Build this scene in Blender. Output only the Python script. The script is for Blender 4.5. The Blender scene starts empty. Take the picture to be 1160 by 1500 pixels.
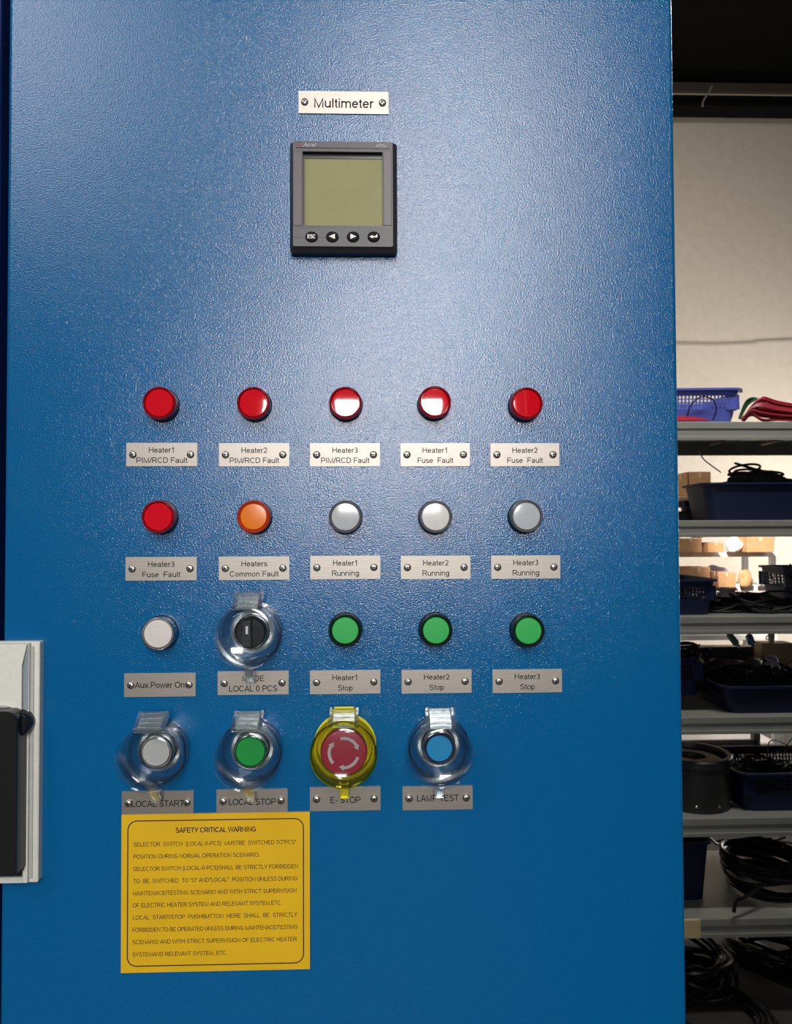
import bpy, bmesh, math, random
from mathutils import Vector, Matrix

C = bpy.context.scene.collection
S = bpy.context.scene
PI = math.pi
random.seed(7)

# ------------------------------------------------------------------ camera
EYE = Vector((0.0, -0.668, 1.60))
F_PX = 1083.0
yaw, pitch, roll = math.radians(1.67), math.radians(1.46), math.radians(0.25)
fw = Vector((math.sin(yaw)*math.cos(pitch), math.cos(yaw)*math.cos(pitch), math.sin(pitch)))
r0 = Vector((math.cos(yaw), -math.sin(yaw), 0.0))
u0 = r0.cross(fw)
rt = r0*math.cos(roll) - u0*math.sin(roll)
up = u0*math.cos(roll) + r0*math.sin(roll)
cam_d = bpy.data.cameras.new('camera')
cam = bpy.data.objects.new('camera', cam_d); C.objects.link(cam)
cam_d.sensor_fit = 'VERTICAL'; cam_d.sensor_height = 36.0; cam_d.sensor_width = 36.0
cam_d.lens = F_PX/1500.0*36.0
cam_d.clip_start = 0.02
M = Matrix((rt, up, -fw)).transposed().to_4x4(); M.translation = EYE
cam.matrix_world = M
cam_d.dof.use_dof = True; cam_d.dof.focus_distance = 0.662; cam_d.dof.aperture_fstop = 20.0
S.camera = cam

def at(px, py, Y):
    """point of the vertical plane y=Y seen at that pixel of the photograph"""
    d = fw + rt*((px-580)/F_PX) + up*((750-py)/F_PX)
    return EYE + d*((Y-EYE.y)/d.y)

# ------------------------------------------------------------------ light
S.view_settings.view_transform = 'Standard'; S.view_settings.look = 'None'
S.view_settings.exposure = 0.0; S.view_settings.gamma = 1.0
S.view_settings.use_curve_mapping = False
W = bpy.data.worlds.new('world'); S.world = W; W.use_nodes = True
W.node_tree.nodes['Background'].inputs[0].default_value = (0.92, 0.96, 1.0, 1)
W.node_tree.nodes['Background'].inputs[1].default_value = 0.07

def area(name, loc, target, sx, sy, power, col=(1, 1, 1)):
    l = bpy.data.lights.new(name, 'AREA'); l.shape = 'RECTANGLE'; l.size = sx; l.size_y = sy
    l.energy = power; l.color = col
    o = bpy.data.objects.new(name, l); C.objects.link(o); o.location = loc
    o.rotation_euler = (Vector(target)-Vector(loc)).to_track_quat('-Z', 'Y').to_euler()
    return o
# tall window high on the far side of the hall behind the photographer, and the pane under its crossbar
area('window_light_upper', (0.53, -5.0, 4.30), (0.2, 0, 1.9), 0.84, 2.20, 140, (1, 0.97, 0.95))
area('window_light_lower', (0.06, -5.0, 2.36), (0.1, 0, 1.9), 1.25, 0.62, 100, (1, 0.97, 0.95))
# added soft fill from overhead at left; the cabinet keeps it off the lower shelves
area('overhead_fill', (-1.8, -2.6, 4.0), (-0.1, 0, 1.4), 1.4, 1.4, 34, (1, 0.98, 0.96))
# daylight entering the store room behind the shelves from its side window
area('store_window_light', (4.6, 4.6, 1.5), (1.2, 6.3, 2.0), 1.2, 1.6, 95, (1, 0.95, 0.88))

area('store_fill', (1.7, 2.7, 4.9), (1.4, 4.4, 1.4), 0.8, 0.8, 68, (1, 0.94, 0.86))  # added fill, out of view, to brighten the front of the far rack
# unseen fill strip added over the grey rack to brighten its upper lips
area('rack_fill', (1.2, 1.05, 3.15), (1.2, 1.45, 0), 1.2, 0.12, 23, (1, 0.98, 0.94))

# ------------------------------------------------------------------ materials
MATS = {}
def mat(name, col, rough=0.5, metal=0.0, spec=0.5, bump=0.0, bscale=200.0, vary=0.0, coat=0.0, aniso=0.0, trans=0.0, stretch=None, dist=0.001):
    if name in MATS: return MATS[name]
    m = bpy.data.materials.new(name); m.use_nodes = True
    nt = m.node_tree; b = nt.nodes['Principled BSDF']
    b.inputs['Base Color'].default_value = (*col, 1); b.inputs['Roughness'].default_value = rough
    b.inputs['Metallic'].default_value = metal; b.inputs['Specular IOR Level'].default_value = spec
    b.inputs['Coat Weight'].default_value = coat; b.inputs['Coat Roughness'].default_value = 0.03
    b.inputs['Anisotropic'].default_value = aniso
    b.inputs['Transmission Weight'].default_value = trans
    tc = nt.nodes.new('ShaderNodeTexCoord'); mp = nt.nodes.new('ShaderNodeMapping')
    nt.links.new(tc.outputs['Object'], mp.inputs['Vector'])
    if stretch: mp.inputs['Scale'].default_value = stretch
    n = nt.nodes.new('ShaderNodeTexNoise'); n.inputs['Scale'].default_value = bscale; n.inputs['Detail'].default_value = 3
    nt.links.new(mp.outputs[0], n.inputs['Vector'])
    if bump > 0:
        bp = nt.nodes.new('ShaderNodeBump'); bp.inputs['Strength'].default_value = bump; bp.inputs['Distance'].default_value = dist
        nt.links.new(n.outputs['Fac'], bp.inputs['Height']); nt.links.new(bp.outputs[0], b.inputs['Normal'])
    v = max(vary, 0.04)
    cr = nt.nodes.new('ShaderNodeMapRange'); cr.inputs[1].default_value = 0.3; cr.inputs[2].default_value = 0.7
    cr.inputs[3].default_value = 1-v; cr.inputs[4].default_value = 1+v
    hs = nt.nodes.new('ShaderNodeHueSaturation'); hs.inputs['Color'].default_value = (*col, 1)
    nt.links.new(n.outputs['Fac'], cr.inputs[0]); nt.links.new(cr.outputs[0], hs.inputs['Value'])
    nt.links.new(hs.outputs[0], b.inputs['Base Color'])
    MATS[name] = m
    return m

def clear_mat(name, tint, gloss=0.12):
    m = bpy.data.materials.new(name); m.use_nodes = True; nt = m.node_tree
    for n in list(nt.nodes): nt.nodes.remove(n)
    out = nt.nodes.new('ShaderNodeOutputMaterial'); mix = nt.nodes.new('ShaderNodeMixShader')
    tr = nt.nodes.new('ShaderNodeBsdfTransparent'); tr.inputs[0].default_value = (*tint, 1)
    gl = nt.nodes.new('ShaderNodeBsdfGlossy'); gl.inputs['Roughness'].default_value = 0.05+gloss*0.3
    gl.inputs['Color'].default_value = (*[min(1, t*1.1) for t in tint], 1)
    fr = nt.nodes.new('ShaderNodeFresnel'); fr.inputs['IOR'].default_value = 1.46
    ad = nt.nodes.new('ShaderNodeMath'); ad.operation = 'ADD'; ad.inputs[1].default_value = gloss*0.35-0.04; ad.use_clamp = True
    mn = nt.nodes.new('ShaderNodeMath'); mn.operation = 'MINIMUM'; mn.inputs[1].default_value = 0.30+gloss*0.25
    L = nt.links.new
    L(fr.outputs[0], ad.inputs[0]); L(ad.outputs[0], mn.inputs[0]); L(mn.outputs[0], mix.inputs[0])
    L(tr.outputs[0], mix.inputs[1]); L(gl.outputs[0], mix.inputs[2]); L(mix.outputs[0], out.inputs[0])
    MATS[name] = m
    return m

BLUE = mat('blue_textured_enamel', (0.0004, 0.100, 0.270), 0.11, spec=0.65, bump=0.36, bscale=700, dist=0.0009)
BLUE_PLAIN = mat('blue_enamel', (0.0012, 0.100, 0.290), 0.35, spec=0.5)
STEEL = mat('brushed_steel', (0.37, 0.34, 0.305), 0.46, metal=1.0, bump=0.15, bscale=300, stretch=(0.25, 9, 1), dist=0.0003, vary=0.05)
SCREW = mat('screw_steel', (0.66, 0.62, 0.56), 0.34, metal=1.0)
INK = mat('black_ink', (0.012, 0.011, 0.012), 0.8, spec=0.1)
BROWN_INK = mat('dark_brown_ink', (0.035, 0.012, 0.006), 0.6)
BLACKP = mat('black_plastic', (0.010, 0.010, 0.011), 0.30)
GREYP = mat('dark_grey_plastic', (0.062, 0.056, 0.062), 0.42, bump=0.15, bscale=900, dist=0.0003)
GREYP2 = mat('charcoal_plastic', (0.03, 0.028, 0.032), 0.35)
LCD = mat('olive_display', (0.27, 0.265, 0.115), 0.55, spec=0.3, vary=0.02, bscale=60)
WHITEP = mat('white_print', (0.82, 0.80, 0.76), 0.5)
LOGO = mat('dull_red_print', (0.20, 0.03, 0.05), 0.5)
GREYPR = mat('grey_print', (0.42, 0.42, 0.42), 0.5)
RED = mat('red_lens', (0.60, 0.003, 0.012), 0.06, spec=0.6, coat=0.6)
REDB = mat('dark_red_bezel', (0.27, 0.004, 0.012), 0.2, spec=0.6, coat=0.6)
ORANGE = mat('orange_lens', (0.72, 0.17, 0.003), 0.22)
ORANGEB = mat('red_orange_bezel', (0.42, 0.030, 0.010), 0.14, coat=0.5)
GREYL = mat('grey_lens', (0.42, 0.45, 0.47), 0.14, coat=0.3)
WHITEL = mat('white_lens', (0.62, 0.62, 0.60), 0.14, coat=0.3)
WARMW = mat('warm_white_cap', (0.60, 0.57, 0.54), 0.4)
CHROME = mat('dull_chrome', (0.50, 0.49, 0.48), 0.24, metal=1.0)
GREYBZ = mat('grey_bezel', (0.20, 0.20, 0.21), 0.22, metal=0.6)
GREEN = mat('green_cap', (0.004, 0.36, 0.055), 0.42)
BCAP = mat('light_blue_cap', (0.006, 0.30, 0.62), 0.42)
NAVYR = mat('navy_ring', (0.004, 0.01, 0.09), 0.4)
MUSH = mat('dull_red_mushroom', (0.36, 0.022, 0.040), 0.38)
YELLOW = mat('yellow_plastic', (0.86, 0.78, 0.010), 0.35)
YLABEL = mat('yellow_sticker', (0.66, 0.40, 0.006), 0.55, spec=0.3, vary=0.03, bscale=25)
CREAM = mat('cream_moulded_plastic', (0.66, 0.66, 0.59), 0.4)
CREAMG = mat('grey_cream_plastic', (0.42, 0.43, 0.41), 0.45)
CLEAR = clear_mat('clear_plastic', (0.93, 0.95, 0.955))
CLEARY = clear_mat('yellow_clear_plastic', (0.98, 0.95, 0.35))
CLEARD = clear_mat('cloudy_clear_plastic', (0.90, 0.93, 0.93), 0.6)
YELLOWT = bpy.data.materials.new('translucent_yellow'); YELLOWT.use_nodes = True
_n = YELLOWT.node_tree; _t = _n.nodes.new('ShaderNodeBsdfTranslucent'); _t.inputs[0].default_value = (0.9, 0.80, 0.02, 1)
_x2 = _n.nodes.new('ShaderNodeMixShader'); _x2.inputs[0].default_value = 0.5
_n.nodes['Principled BSDF'].inputs['Base Color'].default_value = (0.9, 0.80, 0.015, 1); _n.nodes['Principled BSDF'].inputs['Roughness'].default_value = 0.3
_n.links.new(_n.nodes['Principled BSDF'].outputs[0], _x2.inputs[1]); _n.links.new(_t.outputs[0], _x2.inputs[2])
_n.links.new(_x2.outputs[0], _n.nodes['Material Output'].inputs[0])
WALLM = mat('cream_wall_paint', (0.64, 0.57, 0.48), 0.85, bump=0.1, bscale=12, dist=0.01)
CEILM = mat('dark_roof', (0.004, 0.0045, 0.004), 0.9, spec=0.1)
FLOORM = mat('grey_concrete', (0.040, 0.038, 0.035), 0.8, vary=0.25, bscale=4)
SHELFM = mat('grey_shelf_paint', (0.27, 0.27, 0.24), 0.42, vary=0.06, bscale=8)
FSHELF = mat('white_shelf_paint', (0.72, 0.70, 0.68), 0.5)
NAVY = mat('navy_basket_plastic', (0.006, 0.011, 0.042), 0.5, spec=0.35)
VIOLET = mat('violet_blue_basket_plastic', (0.09, 0.12, 0.46), 0.4)
BLACKW = mat('black_cable', (0.007, 0.007, 0.007), 0.32, spec=0.4)
GREYW = mat('grey_cable', (0.16, 0.14, 0.12), 0.5)
REDW = mat('dark_red_wire', (0.30, 0.008, 0.022), 0.4)
PINKW = mat('pinkish_red_sheet', (0.55, 0.02, 0.05), 0.5)
GREENW = mat('dark_green_wire', (0.01, 0.09, 0.035), 0.5)
CARD = mat('cardboard', (0.42, 0.23, 0.11), 0.8, vary=0.1, bscale=30)
CARDD = mat('dark_cardboard', (0.16, 0.07, 0.035), 0.8)
PAPER = mat('white_paper', (0.75, 0.72, 0.70), 0.7)
LILAC = mat('lilac_bag', (0.45, 0.40, 0.52), 0.5)
POT = mat('dark_grey_steel_pot', (0.030, 0.030, 0.029), 0.42, metal=0.3)
TEAL = mat('teal_plastic', (0.10, 0.24, 0.21), 0.4)
BLUEB = mat('blue_bag', (0.08, 0.25, 0.42), 0.4)
BEIGE = mat('beige_tub', (0.62, 0.45, 0.28), 0.5)
YTAPE = mat('pale_yellow_paint', (0.62, 0.50, 0.26), 0.5)
DARKCAB = mat('dark_enamel', (0.004, 0.006, 0.012), 0.5)

# ------------------------------------------------------------------ mesh helpers
def rrect(w, h, r, n=5, cx=0, cy=0):
    pts = []
    if r <= 0: return [(cx-w/2, cy-h/2), (cx+w/2, cy-h/2), (cx+w/2, cy+h/2), (cx-w/2, cy+h/2)]
    for (sx, sy, a0) in ((1, -1, -PI/2), (1, 1, 0), (-1, 1, PI/2), (-1, -1, PI)):
        for k in range(n+1):
            a = a0 + k*PI/2/n
            pts.append((cx+sx*(w/2-r)+r*math.cos(a), cy+sy*(h/2-r)+r*math.sin(a)))
    return pts

def add_loops(bm, loops, cap0=True, cap1=True, closed=True):
    """skin a list of equally long vertex rings"""
    rings = [[bm.verts.new(p) for p in lp] for lp in loops]
    n = len(rings[0])
    for a, b in zip(rings[:-1], rings[1:]):
        for i in range(n if closed else n-1):
            j = (i+1) % n
            bm.faces.new((a[i], a[j], b[j], b[i]))
    if cap0: bm.faces.new(list(reversed(rings[0])))
    if cap1: bm.faces.new(rings[-1])
    return rings

def prism(bm, pts, z0, z1, bev=0.0):
    if bev > 0:
        cx = sum(p[0] for p in pts)/len(pts); cy = sum(p[1] for p in pts)/len(pts)
        hx = max(abs(p[0]-cx) for p in pts); hy = max(abs(p[1]-cy) for p in pts)
        kx, ky = 1-bev/hx, 1-bev/hy
        ins = [(cx+(p[0]-cx)*kx, cy+(p[1]-cy)*ky) for p in pts]
        add_loops(bm, [[(x, y, z0) for x, y in pts], [(x, y, z1-bev) for x, y in pts], [(x, y, z1) for x, y in ins]])
    else:
        add_loops(bm, [[(x, y, z0) for x, y in pts], [(x, y, z1) for x, y in pts]])

def box(bm, x0, x1, y0, y1, z0, z1, m=None):
    co = [(x0, y0, z0), (x1, y0, z0), (x1, y1, z0), (x0, y1, z0), (x0, y0, z1), (x1, y0, z1), (x1, y1, z1), (x0, y1, z1)]
    v = [bm.verts.new(m @ Vector(c) if m else c) for c in co]
    for f in ((3, 2, 1, 0), (4, 5, 6, 7), (0, 1, 5, 4), (1, 2, 6, 5), (2, 3, 7, 6), (3, 0, 4, 7)):
        bm.faces.new([v[i] for i in f])

def lathe(bm, prof, n=48, c=(0, 0), close=False):
    """profile of (radius, z) turned round the local z axis"""
    loops = []
    for k in range(n):
        a = 2*PI*k/n
        loops.append([(c[0]+r*math.cos(a), c[1]+r*math.sin(a), z) for r, z in prof])
    rings = [[bm.verts.new(p) for p in lp] for lp in loops]
    m = len(prof)
    for i in range(n):
        a, b = rings[i], rings[(i+1) % n]
        for j in range(m if close else m-1):
            k = (j+1) % m
            if prof[j][0] < 1e-7 and prof[k][0] < 1e-7: continue
            bm.faces.new((a[j], b[j], b[k], a[k]))
    bmesh.ops.remove_doubles(bm, verts=bm.verts, dist=1e-7)

def tube(bm, pts, r, n=6, cap=True):
    pts = [Vector(p) for p in pts]
    loops = []; ref = Vector((0.31, 0.17, 0.94))
    t_prev = None
    for i, p in enumerate(pts):
        t = (pts[min(i+1, len(pts)-1)] - pts[max(i-1, 0)])
        if t.length < 1e-9: t = Vector((1, 0, 0))
        t.normalize()
        a = ref - t*ref.dot(t)
        if a.length < 1e-4: a = t.orthogonal()
        a.normalize(); b = t.cross(a); ref = a
        loops.append([p + a*r*math.cos(2*PI*k/n) + b*r*math.sin(2*PI*k/n) for k in range(n)])
    add_loops(bm, loops, cap, cap)

def smooth_path(cp, per=6):
    cp = [Vector(c) for c in cp]; out = []
    for i in range(len(cp)-1):
        p0 = cp[max(i-1, 0)]; p1 = cp[i]; p2 = cp[i+1]; p3 = cp[min(i+2, len(cp)-1)]
        for k in range(per):
            t = k/per
            out.append(0.5*((2*p1)+(p2-p0)*t+(2*p0-5*p1+4*p2-p3)*t*t+(3*p1-p0-3*p2+p3)*t**3))
    out.append(cp[-1]); return out

def make(name, bm, m, parent=None, smooth=False, bevel=0.0, seg=2, kind=None):
    bmesh.ops.recalc_face_normals(bm, faces=bm.faces)
    me = bpy.data.meshes.new(name); bm.to_mesh(me); bm.free()
    me.materials.append(m)
    if smooth:
        for p in me.polygons: p.use_smooth = True
        try: me.set_sharp_from_angle(angle=math.radians(38))
        except Exception: pass
    o = bpy.data.objects.new(name, me); C.objects.link(o)
    if parent: o.parent = parent
    if bevel > 0:
        md = o.modifiers.new('bevel', 'BEVEL'); md.width = bevel; md.segments = seg; md.limit_method = 'ANGLE'
    if kind: o['kind'] = kind
    return o

def tag(o, label=None, cat=None, group=None, kind=None):
    if label: o['label'] = label
    if cat: o['category'] = cat
    if group: o['group'] = group
    if kind: o['kind'] = kind
    return o

def thing(name, loc, label, cat, group=None, rot=(0, 0, 0)):
    o = bpy.data.objects.new(name, None); C.objects.link(o); o.empty_display_size = 0.02
    o.location = loc; o.rotation_euler = rot
    return tag(o, label, cat, group)

def on_panel(name, px, py, label, cat, h=0.0, group=None):
    """a thing on the cabinet door; its local x is right, y is up, z is out of the door"""
    p = at(px, py, -h)
    return thing(name, (round(p.x, 4), 0.0, round(p.z, 4)), label, cat, group, (PI/2, 0, 0))

# a plain grotesque alphabet drawn as strokes; cap height 1
def _arc(cx, cy, rx, ry, a0, a1, n=None):
    n = n or max(3, int(abs(a1-a0)/18))
    return [(cx+rx*math.cos(math.radians(a0+(a1-a0)*k/n)), cy+ry*math.sin(math.radians(a0+(a1-a0)*k/n))) for k in range(n+1)]
_a, _b = .065, .935
_x = .665      # centre line of the x-height
_O = lambda w: _arc(w/2, .5, w/2-.085, .435, 90, 450)
_bowl = lambda cx: _arc(cx, .365, .235, .30, 0, 360)
GL = {
 'A': (.93, [[(.05, 0), (.465, .97), (.88, 0)], [(.19, .33), (.74, .33)]]),
 'B': (.93, [[(.15, _a), (.15, _b), (.50, _b)]+_arc(.55, .725, .22, .21, 90, -90)+[(.15, .515)], [(.5, .515)]+_arc(.58, .29, .25, .225, 90, -90)+[(.15, _a)]]),
 'C': (1.01, [_arc(.53, .5, .42, .435, 42, 318)]),
 'D': (1.01, [[(.15, _a), (.15, _b), (.42, _b)]+_arc(.48, .5, .41, .435, 80, -80)+[(.42, _a), (.10, _a)]]),
 'E': (.93, [[(.85, _b), (.15, _b), (.15, _a), (.87, _a)], [(.15, .52), (.81, .52)]]),
 'F': (.853, [[(.80, _b), (.15, _b), (.15, 0)], [(.15, .49), (.72, .49)]]),
 'G': (1.086, [_arc(.55, .5, .43, .435, 45, 330)+[(.94, .28), (.94, .44), (.56, .44)]]),
 'H': (1.01, [[(.15, 0), (.15, 1)], [(.86, 0), (.86, 1)], [(.15, .53), (.86, .53)]]),
 'I': (.388, [[(.194, 0), (.194, 1)]]),
 'K': (.93, [[(.15, 0), (.15, 1)], [(.86, 1), (.15, .34)], [(.40, .57), (.90, 0)]]),
 'L': (.777, [[(.15, 1), (.15, _a), (.74, _a)]]),
 'M': (1.163, [[(.15, 0), (.15, .96), (.58, .04), (1.01, .96), (1.01, 0)]]),
 'N': (1.01, [[(.15, 0), (.15, .93), (.86, .07), (.86, 1)]]),
 'O': (1.086, [_O(1.086)]),
 'P': (.93, [[(.15, 0), (.15, _b), (.54, _b)]+_arc(.57, .685, .25, .25, 90, -90)+[(.15, .435)]]),
 'R': (1.01, [[(.15, 0), (.15, _b), (.58, _b)]+_arc(.61, .70, .25, .235, 90, -90)+[(.15, .465)], [(.50, .465), (.68, .32), (.92, 0)]]),
 'S': (.93, [_arc(.465, .725, .31, .215, 20, 230)+[(.465, .51)]+_arc(.47, .28, .34, .22, 62, -160)]),
 'T': (.853, [[(.03, _b), (.82, _b)], [(.427, _b), (.427, 0)]]),
 'U': (1.01, [[(.15, 1), (.15, .38)]+_arc(.505, .38, .355, .315, 180, 360)+[(.86, .38), (.86, 1)]]),
 'V': (.93, [[(.04, 1), (.465, .03), (.89, 1)]]),
 'W': (1.318, [[(.05, 1), (.34, .03), (.66, .97), (.98, .03), (1.27, 1)]]),
 'X': (.93, [[(.05, 0), (.88, 1)], [(.05, 1), (.88, 0)]]),
 'Y': (.93, [[(.04, 1), (.465, .42), (.89, 1)], [(.465, .42), (.465, 0)]]),
 'a': (.777, [_arc(.36, .50, .25, .165, 160, 15)+[(.615, .46), (.61, .12), (.65, 0)], [(.61, .42), (.34, .38)]+_arc(.28, .215, .17, .15, 100, 300)+[(.48, .09), (.61, .22)]]),
 'c': (.698, [_arc(.37, .365, .27, .30, 45, 315)]),
 'd': (.777, [_arc(.36, .365, .25, .30, 0, 360), [(.64, 0), (.64, 1)]]),
 'e': (.777, [[(.12, .385), (.65, .385)]+_arc(.385, .365, .27, .30, 5, 322)]),
 'g': (.777, [_arc(.36, .365, .25, .30, 0, 360), [(.64, .73), (.64, .02)]+_arc(.385, .02, .255, .24, 0, -155)]),
 'i': (.31, [[(.155, 0), (.155, .73)], [(.155, .86), (.155, 1)]]),
 'l': (.31, [[(.155, 0), (.155, 1)]]),
 'm': (1.163, [[(.13, 0), (.13, .73)], [(.13, .42)]+_arc(.355, .46, .225, .205, 170, 0)+[(.58, 0)], [(.58, .42)]+_arc(.81, .46, .225, .205, 170, 0)+[(1.035, 0)]]),
 'n': (.777, [[(.13, 0), (.13, .73)], [(.13, .42)]+_arc(.385, .44, .255, .225, 170, 0)+[(.64, 0)]]),
 'o': (.777, [_arc(.388, .365, .27, .30, 0, 360)]),
 'p': (.777, [_arc(.41, .365, .25, .30, 0, 360), [(.13, .73), (.13, -.28)]]),
 'r': (.465, [[(.13, 0), (.13, .73)], [(.13, .40), (.17, .58), (.28, .665), (.44, .63)]]),
 's': (.698, [_arc(.35, .52, .22, .145, 20, 235)+[(.35, .37)]+_arc(.355, .215, .24, .15, 60, -160)]),
 't': (.388, [[(.19, .92), (.19, .16), (.24, .075), (.36, .07)], [(.03, .67), (.35, .67)]]),
 'u': (.777, [[(.13, .73), (.13, .30)]+_arc(.375, .28, .245, .215, 190, 350), [(.64, 0), (.64, .73)]]),
 'w': (1.01, [[(.04, .73), (.27, .03), (.505, .70), (.74, .03), (.97, .73)]]),
 'x': (.698, [[(.04, 0), (.66, .73)], [(.04, .73), (.66, 0)]]),
 '0': (.777, [_arc(.388, .5, .27, .435, 90, 450)]),
 '1': (.777, [[(.17, .74), (.34, .83), (.46, 1)], [(.46, 1), (.46, 0)]]),
 '2': (.777, [_arc(.385, .67, .26, .265, 165, -30)+[(.46, .36), (.13, _a), (.70, _a)]]),
 '3': (.777, [_arc(.37, .72, .22, .215, 150, -80)+[(.32, .515)], [(.36, .515)]+_arc(.385, .285, .255, .22, 85, -155)]),
 '/': (.388, [[(.02, -.02), (.37, 1.02)]]),
 '(': (.465, [_arc(.62, .38, .44, .68, 112, 248)]), ')': (.465, [_arc(-.16, .38, .44, .68, 68, -68)]),
 '-': (.465, [[(.05, .37), (.41, .37)]]), '"': (.496, [[(.15, .68), (.15, 1)], [(.35, .68), (.35, 1)]]),
 '.': (.388, [[(.19, 0), (.19, .14)]]), ',': (.388, [[(.20, .14), (.20, 0), (.14, -.17)]]), ' ': (.388, []),
}
def text_into(bm, s, cx, cy, w, h, z, bold=0.135, shear=0.0):
    adv = sum(GL[c][0] for c in s)
    k = w/(adv-.16); ky = h; x = -.08
    def T(px_, py_): return (cx-w/2+(x+px_+shear*py_)*k, cy-h/2+py_*ky, z)
    for ch in s:
        wd, strokes = GL[ch]
        for st in strokes:
            P_ = [Vector(T(*p)) for p in st]; n = len(P_); hw = bold*h/2
            loop = (P_[0]-P_[-1]).length < 1e-6 and n > 3
            L_, R_ = [], []
            for i in range(n):
                pa = P_[i-1] if i > 0 else (P_[n-2] if loop else None)
                pb = P_[i+1] if i < n-1 else (P_[1] if loop else None)
                d1 = (P_[i]-pa).normalized() if pa is not None else None
                d2 = (pb-P_[i]).normalized() if pb is not None else None
                if d1 is None: d1 = d2
                if d2 is None: d2 = d1
                n1 = Vector((-d1.y, d1.x, 0)); n2 = Vector((-d2.y, d2.x, 0)); q = n1+n2
                q = n1 if q.length < 1e-3 else q.normalized()
                f = hw/max(0.45, q.dot(n1))
                L_.append(P_[i]+q*f); R_.append(P_[i]-q*f)
            va = [bm.verts.new(p) for p in L_]; vb = [bm.verts.new(p) for p in R_]
            for i in range(n-1): bm.faces.new((vb[i], vb[i+1], va[i+1], va[i]))
        x += wd

mm = 0.001
PXM = 1/1621.0      # metres on the door per pixel of the photograph

# ------------------------------------------------------------------ the setting
def plane_box(name, x0, x1, y0, y1, z0, z1, m):
    b = bmesh.new(); box(b, x0, x1, y0, y1, z0, z1); o = make(name, b, m); o['kind'] = 'structure'; return o
zc = at(1070, 125, 6.33).z
plane_box('floor', -4, 6, -6, 6.4, -0.05, 0, FLOORM)
plane_box('wall_back', -1, 6, 6.33, 6.45, 0, zc+0.3, WALLM)
plane_box('shade_partition', 0.47, 6, -1.75, -1.6, 0, 5.0, mat('dull_grey_partition', (0.10, 0.10, 0.10), 0.8))  # partition added behind the camera to keep window light off the grey rack
plane_box('wall_left', -1.1, -1.0, 1.2, 6.33, 0, zc, WALLM)
plane_box('ceiling', -4, 6, 0.9, 6.33, zc, zc+0.05, CEILM)
t_hi, t_lo = at(1070, 125, 6.30).z, at(1070, 135, 6.30).z
plane_box('trim_1', -1, 6, 6.29, 6.33, t_lo, t_hi+0.02, mat('brown_grey_trim', (0.10, 0.085, 0.065), 0.7))
b_hi, b_lo = at(1070, 149, 6.1).z, at(1070, 164, 6.1).z
bm = bmesh.new(); xA, xB = -1, 6
# I-section roof beam
box(bm, xA, xB, 6.0, 6.2, b_lo, b_lo+0.025); box(bm, xA, xB, 6.0, 6.2, b_hi-0.025, b_hi); box(bm, xA, xB, 6.03, 6.17, b_lo+0.02, b_hi-0.02)
o = make('trim_2', bm, CEILM); o['kind'] = 'structure'
# slack cable along the far wall
bm = bmesh.new()
cp = [at(x, y, 6.31) for x, y in ((900, 504), (990, 503), (1050, 504), (1105, 502), (1112, 500), (1160, 498), (1230, 495))]
tube(bm, smooth_path(cp, 4), 0.006)
tag(make('wall_cable', bm, mat('wall_cable_grey', (0.36, 0.31, 0.26), 0.7), smooth=True), 'thin grey cable running level across the far cream wall', 'cable')
# cable clamp hanging over the roof beam
bm = bmesh.new(); cp = [at(x, y, 5.98) for x, y in ((1043, 126), (1036, 138), (1030, 148), (1029, 156))]
tube(bm, smooth_path(cp, 4), 0.010)
tag(make('beam_hook', bm, mat('hook_grey', (0.20, 0.18, 0.15), 0.6), smooth=True), 'small grey hook hanging at the dark roof beam, top right', 'hook')

# ------------------------------------------------------------------ the blue cabinet
pl = at(6, 750, 0).x; pr = at(995.5, 750, 0).x
cab = thing('control_cabinet', ((pl+pr)/2, 0, 0), 'tall blue steel control cabinet with orange-peel paint, filling the frame', 'cabinet')
w2 = (pr-pl)/2
bm = bmesh.new()
pts = rrect(2*w2, 2.20, 0.004, 4, 0, 1.16)
loops = [[(x, 0.022, z) for x, z in pts], [(x, 0.0035, z) for x, z in pts]]
for k in range(1, 5):
    a = k/4*PI/2; ins = 0.0035*(1-math.cos(a)); y = 0.0035*(1-math.sin(a))
    sx = (w2-ins)/w2; sz = (1.10-ins)/1.10
    loops.append([(x*sx, y, 1.16+(z-1.16)*sz) for x, z in pts])
add_loops(bm, loops, True, True)
door = make('door', bm, BLUE, cab, smooth=True)
for p_ in door.data.polygons:
    if len(p_.vertices) > 8: p_.use_smooth = False
for e_ in door.data.edges:      # the flat front keeps its own normals beside the rounded fold
    if all(abs(door.data.vertices[i_].co.y) < 1e-5 for i_ in e_.vertices): e_.use_edge_sharp = True
bm = bmesh.new(); box(bm, -w2+0.004, w2-0.006, 0.0225, 0.46, 0.10, 2.30); make('body', bm, BLUE_PLAIN, cab, bevel=0.002)
bm = bmesh.new(); box(bm, -w2+0.01, w2-0.01, 0.03, 0.45, 0.0, 0.10); make('plinth', bm, DARKCAB, cab)
nb = thing('neighbouring_cabinet', (pl-0.31, 0.0, 0), 'dark blue neighbouring cabinet, a sliver at the far left edge', 'cabinet')
bm = bmesh.new(); box(bm, -0.305, 0.30, 0.006, 0.028, 0.06, 2.26); make('door', bm, mat('deep_blue_enamel', (0.001, 0.02, 0.12), 0.5), nb, bevel=0.003)
bm = bmesh.new(); box(bm, -0.305, 0.296, 0.029, 0.46, 0.0, 2.30); make('body', bm, DARKCAB, nb, bevel=0.002)

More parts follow.
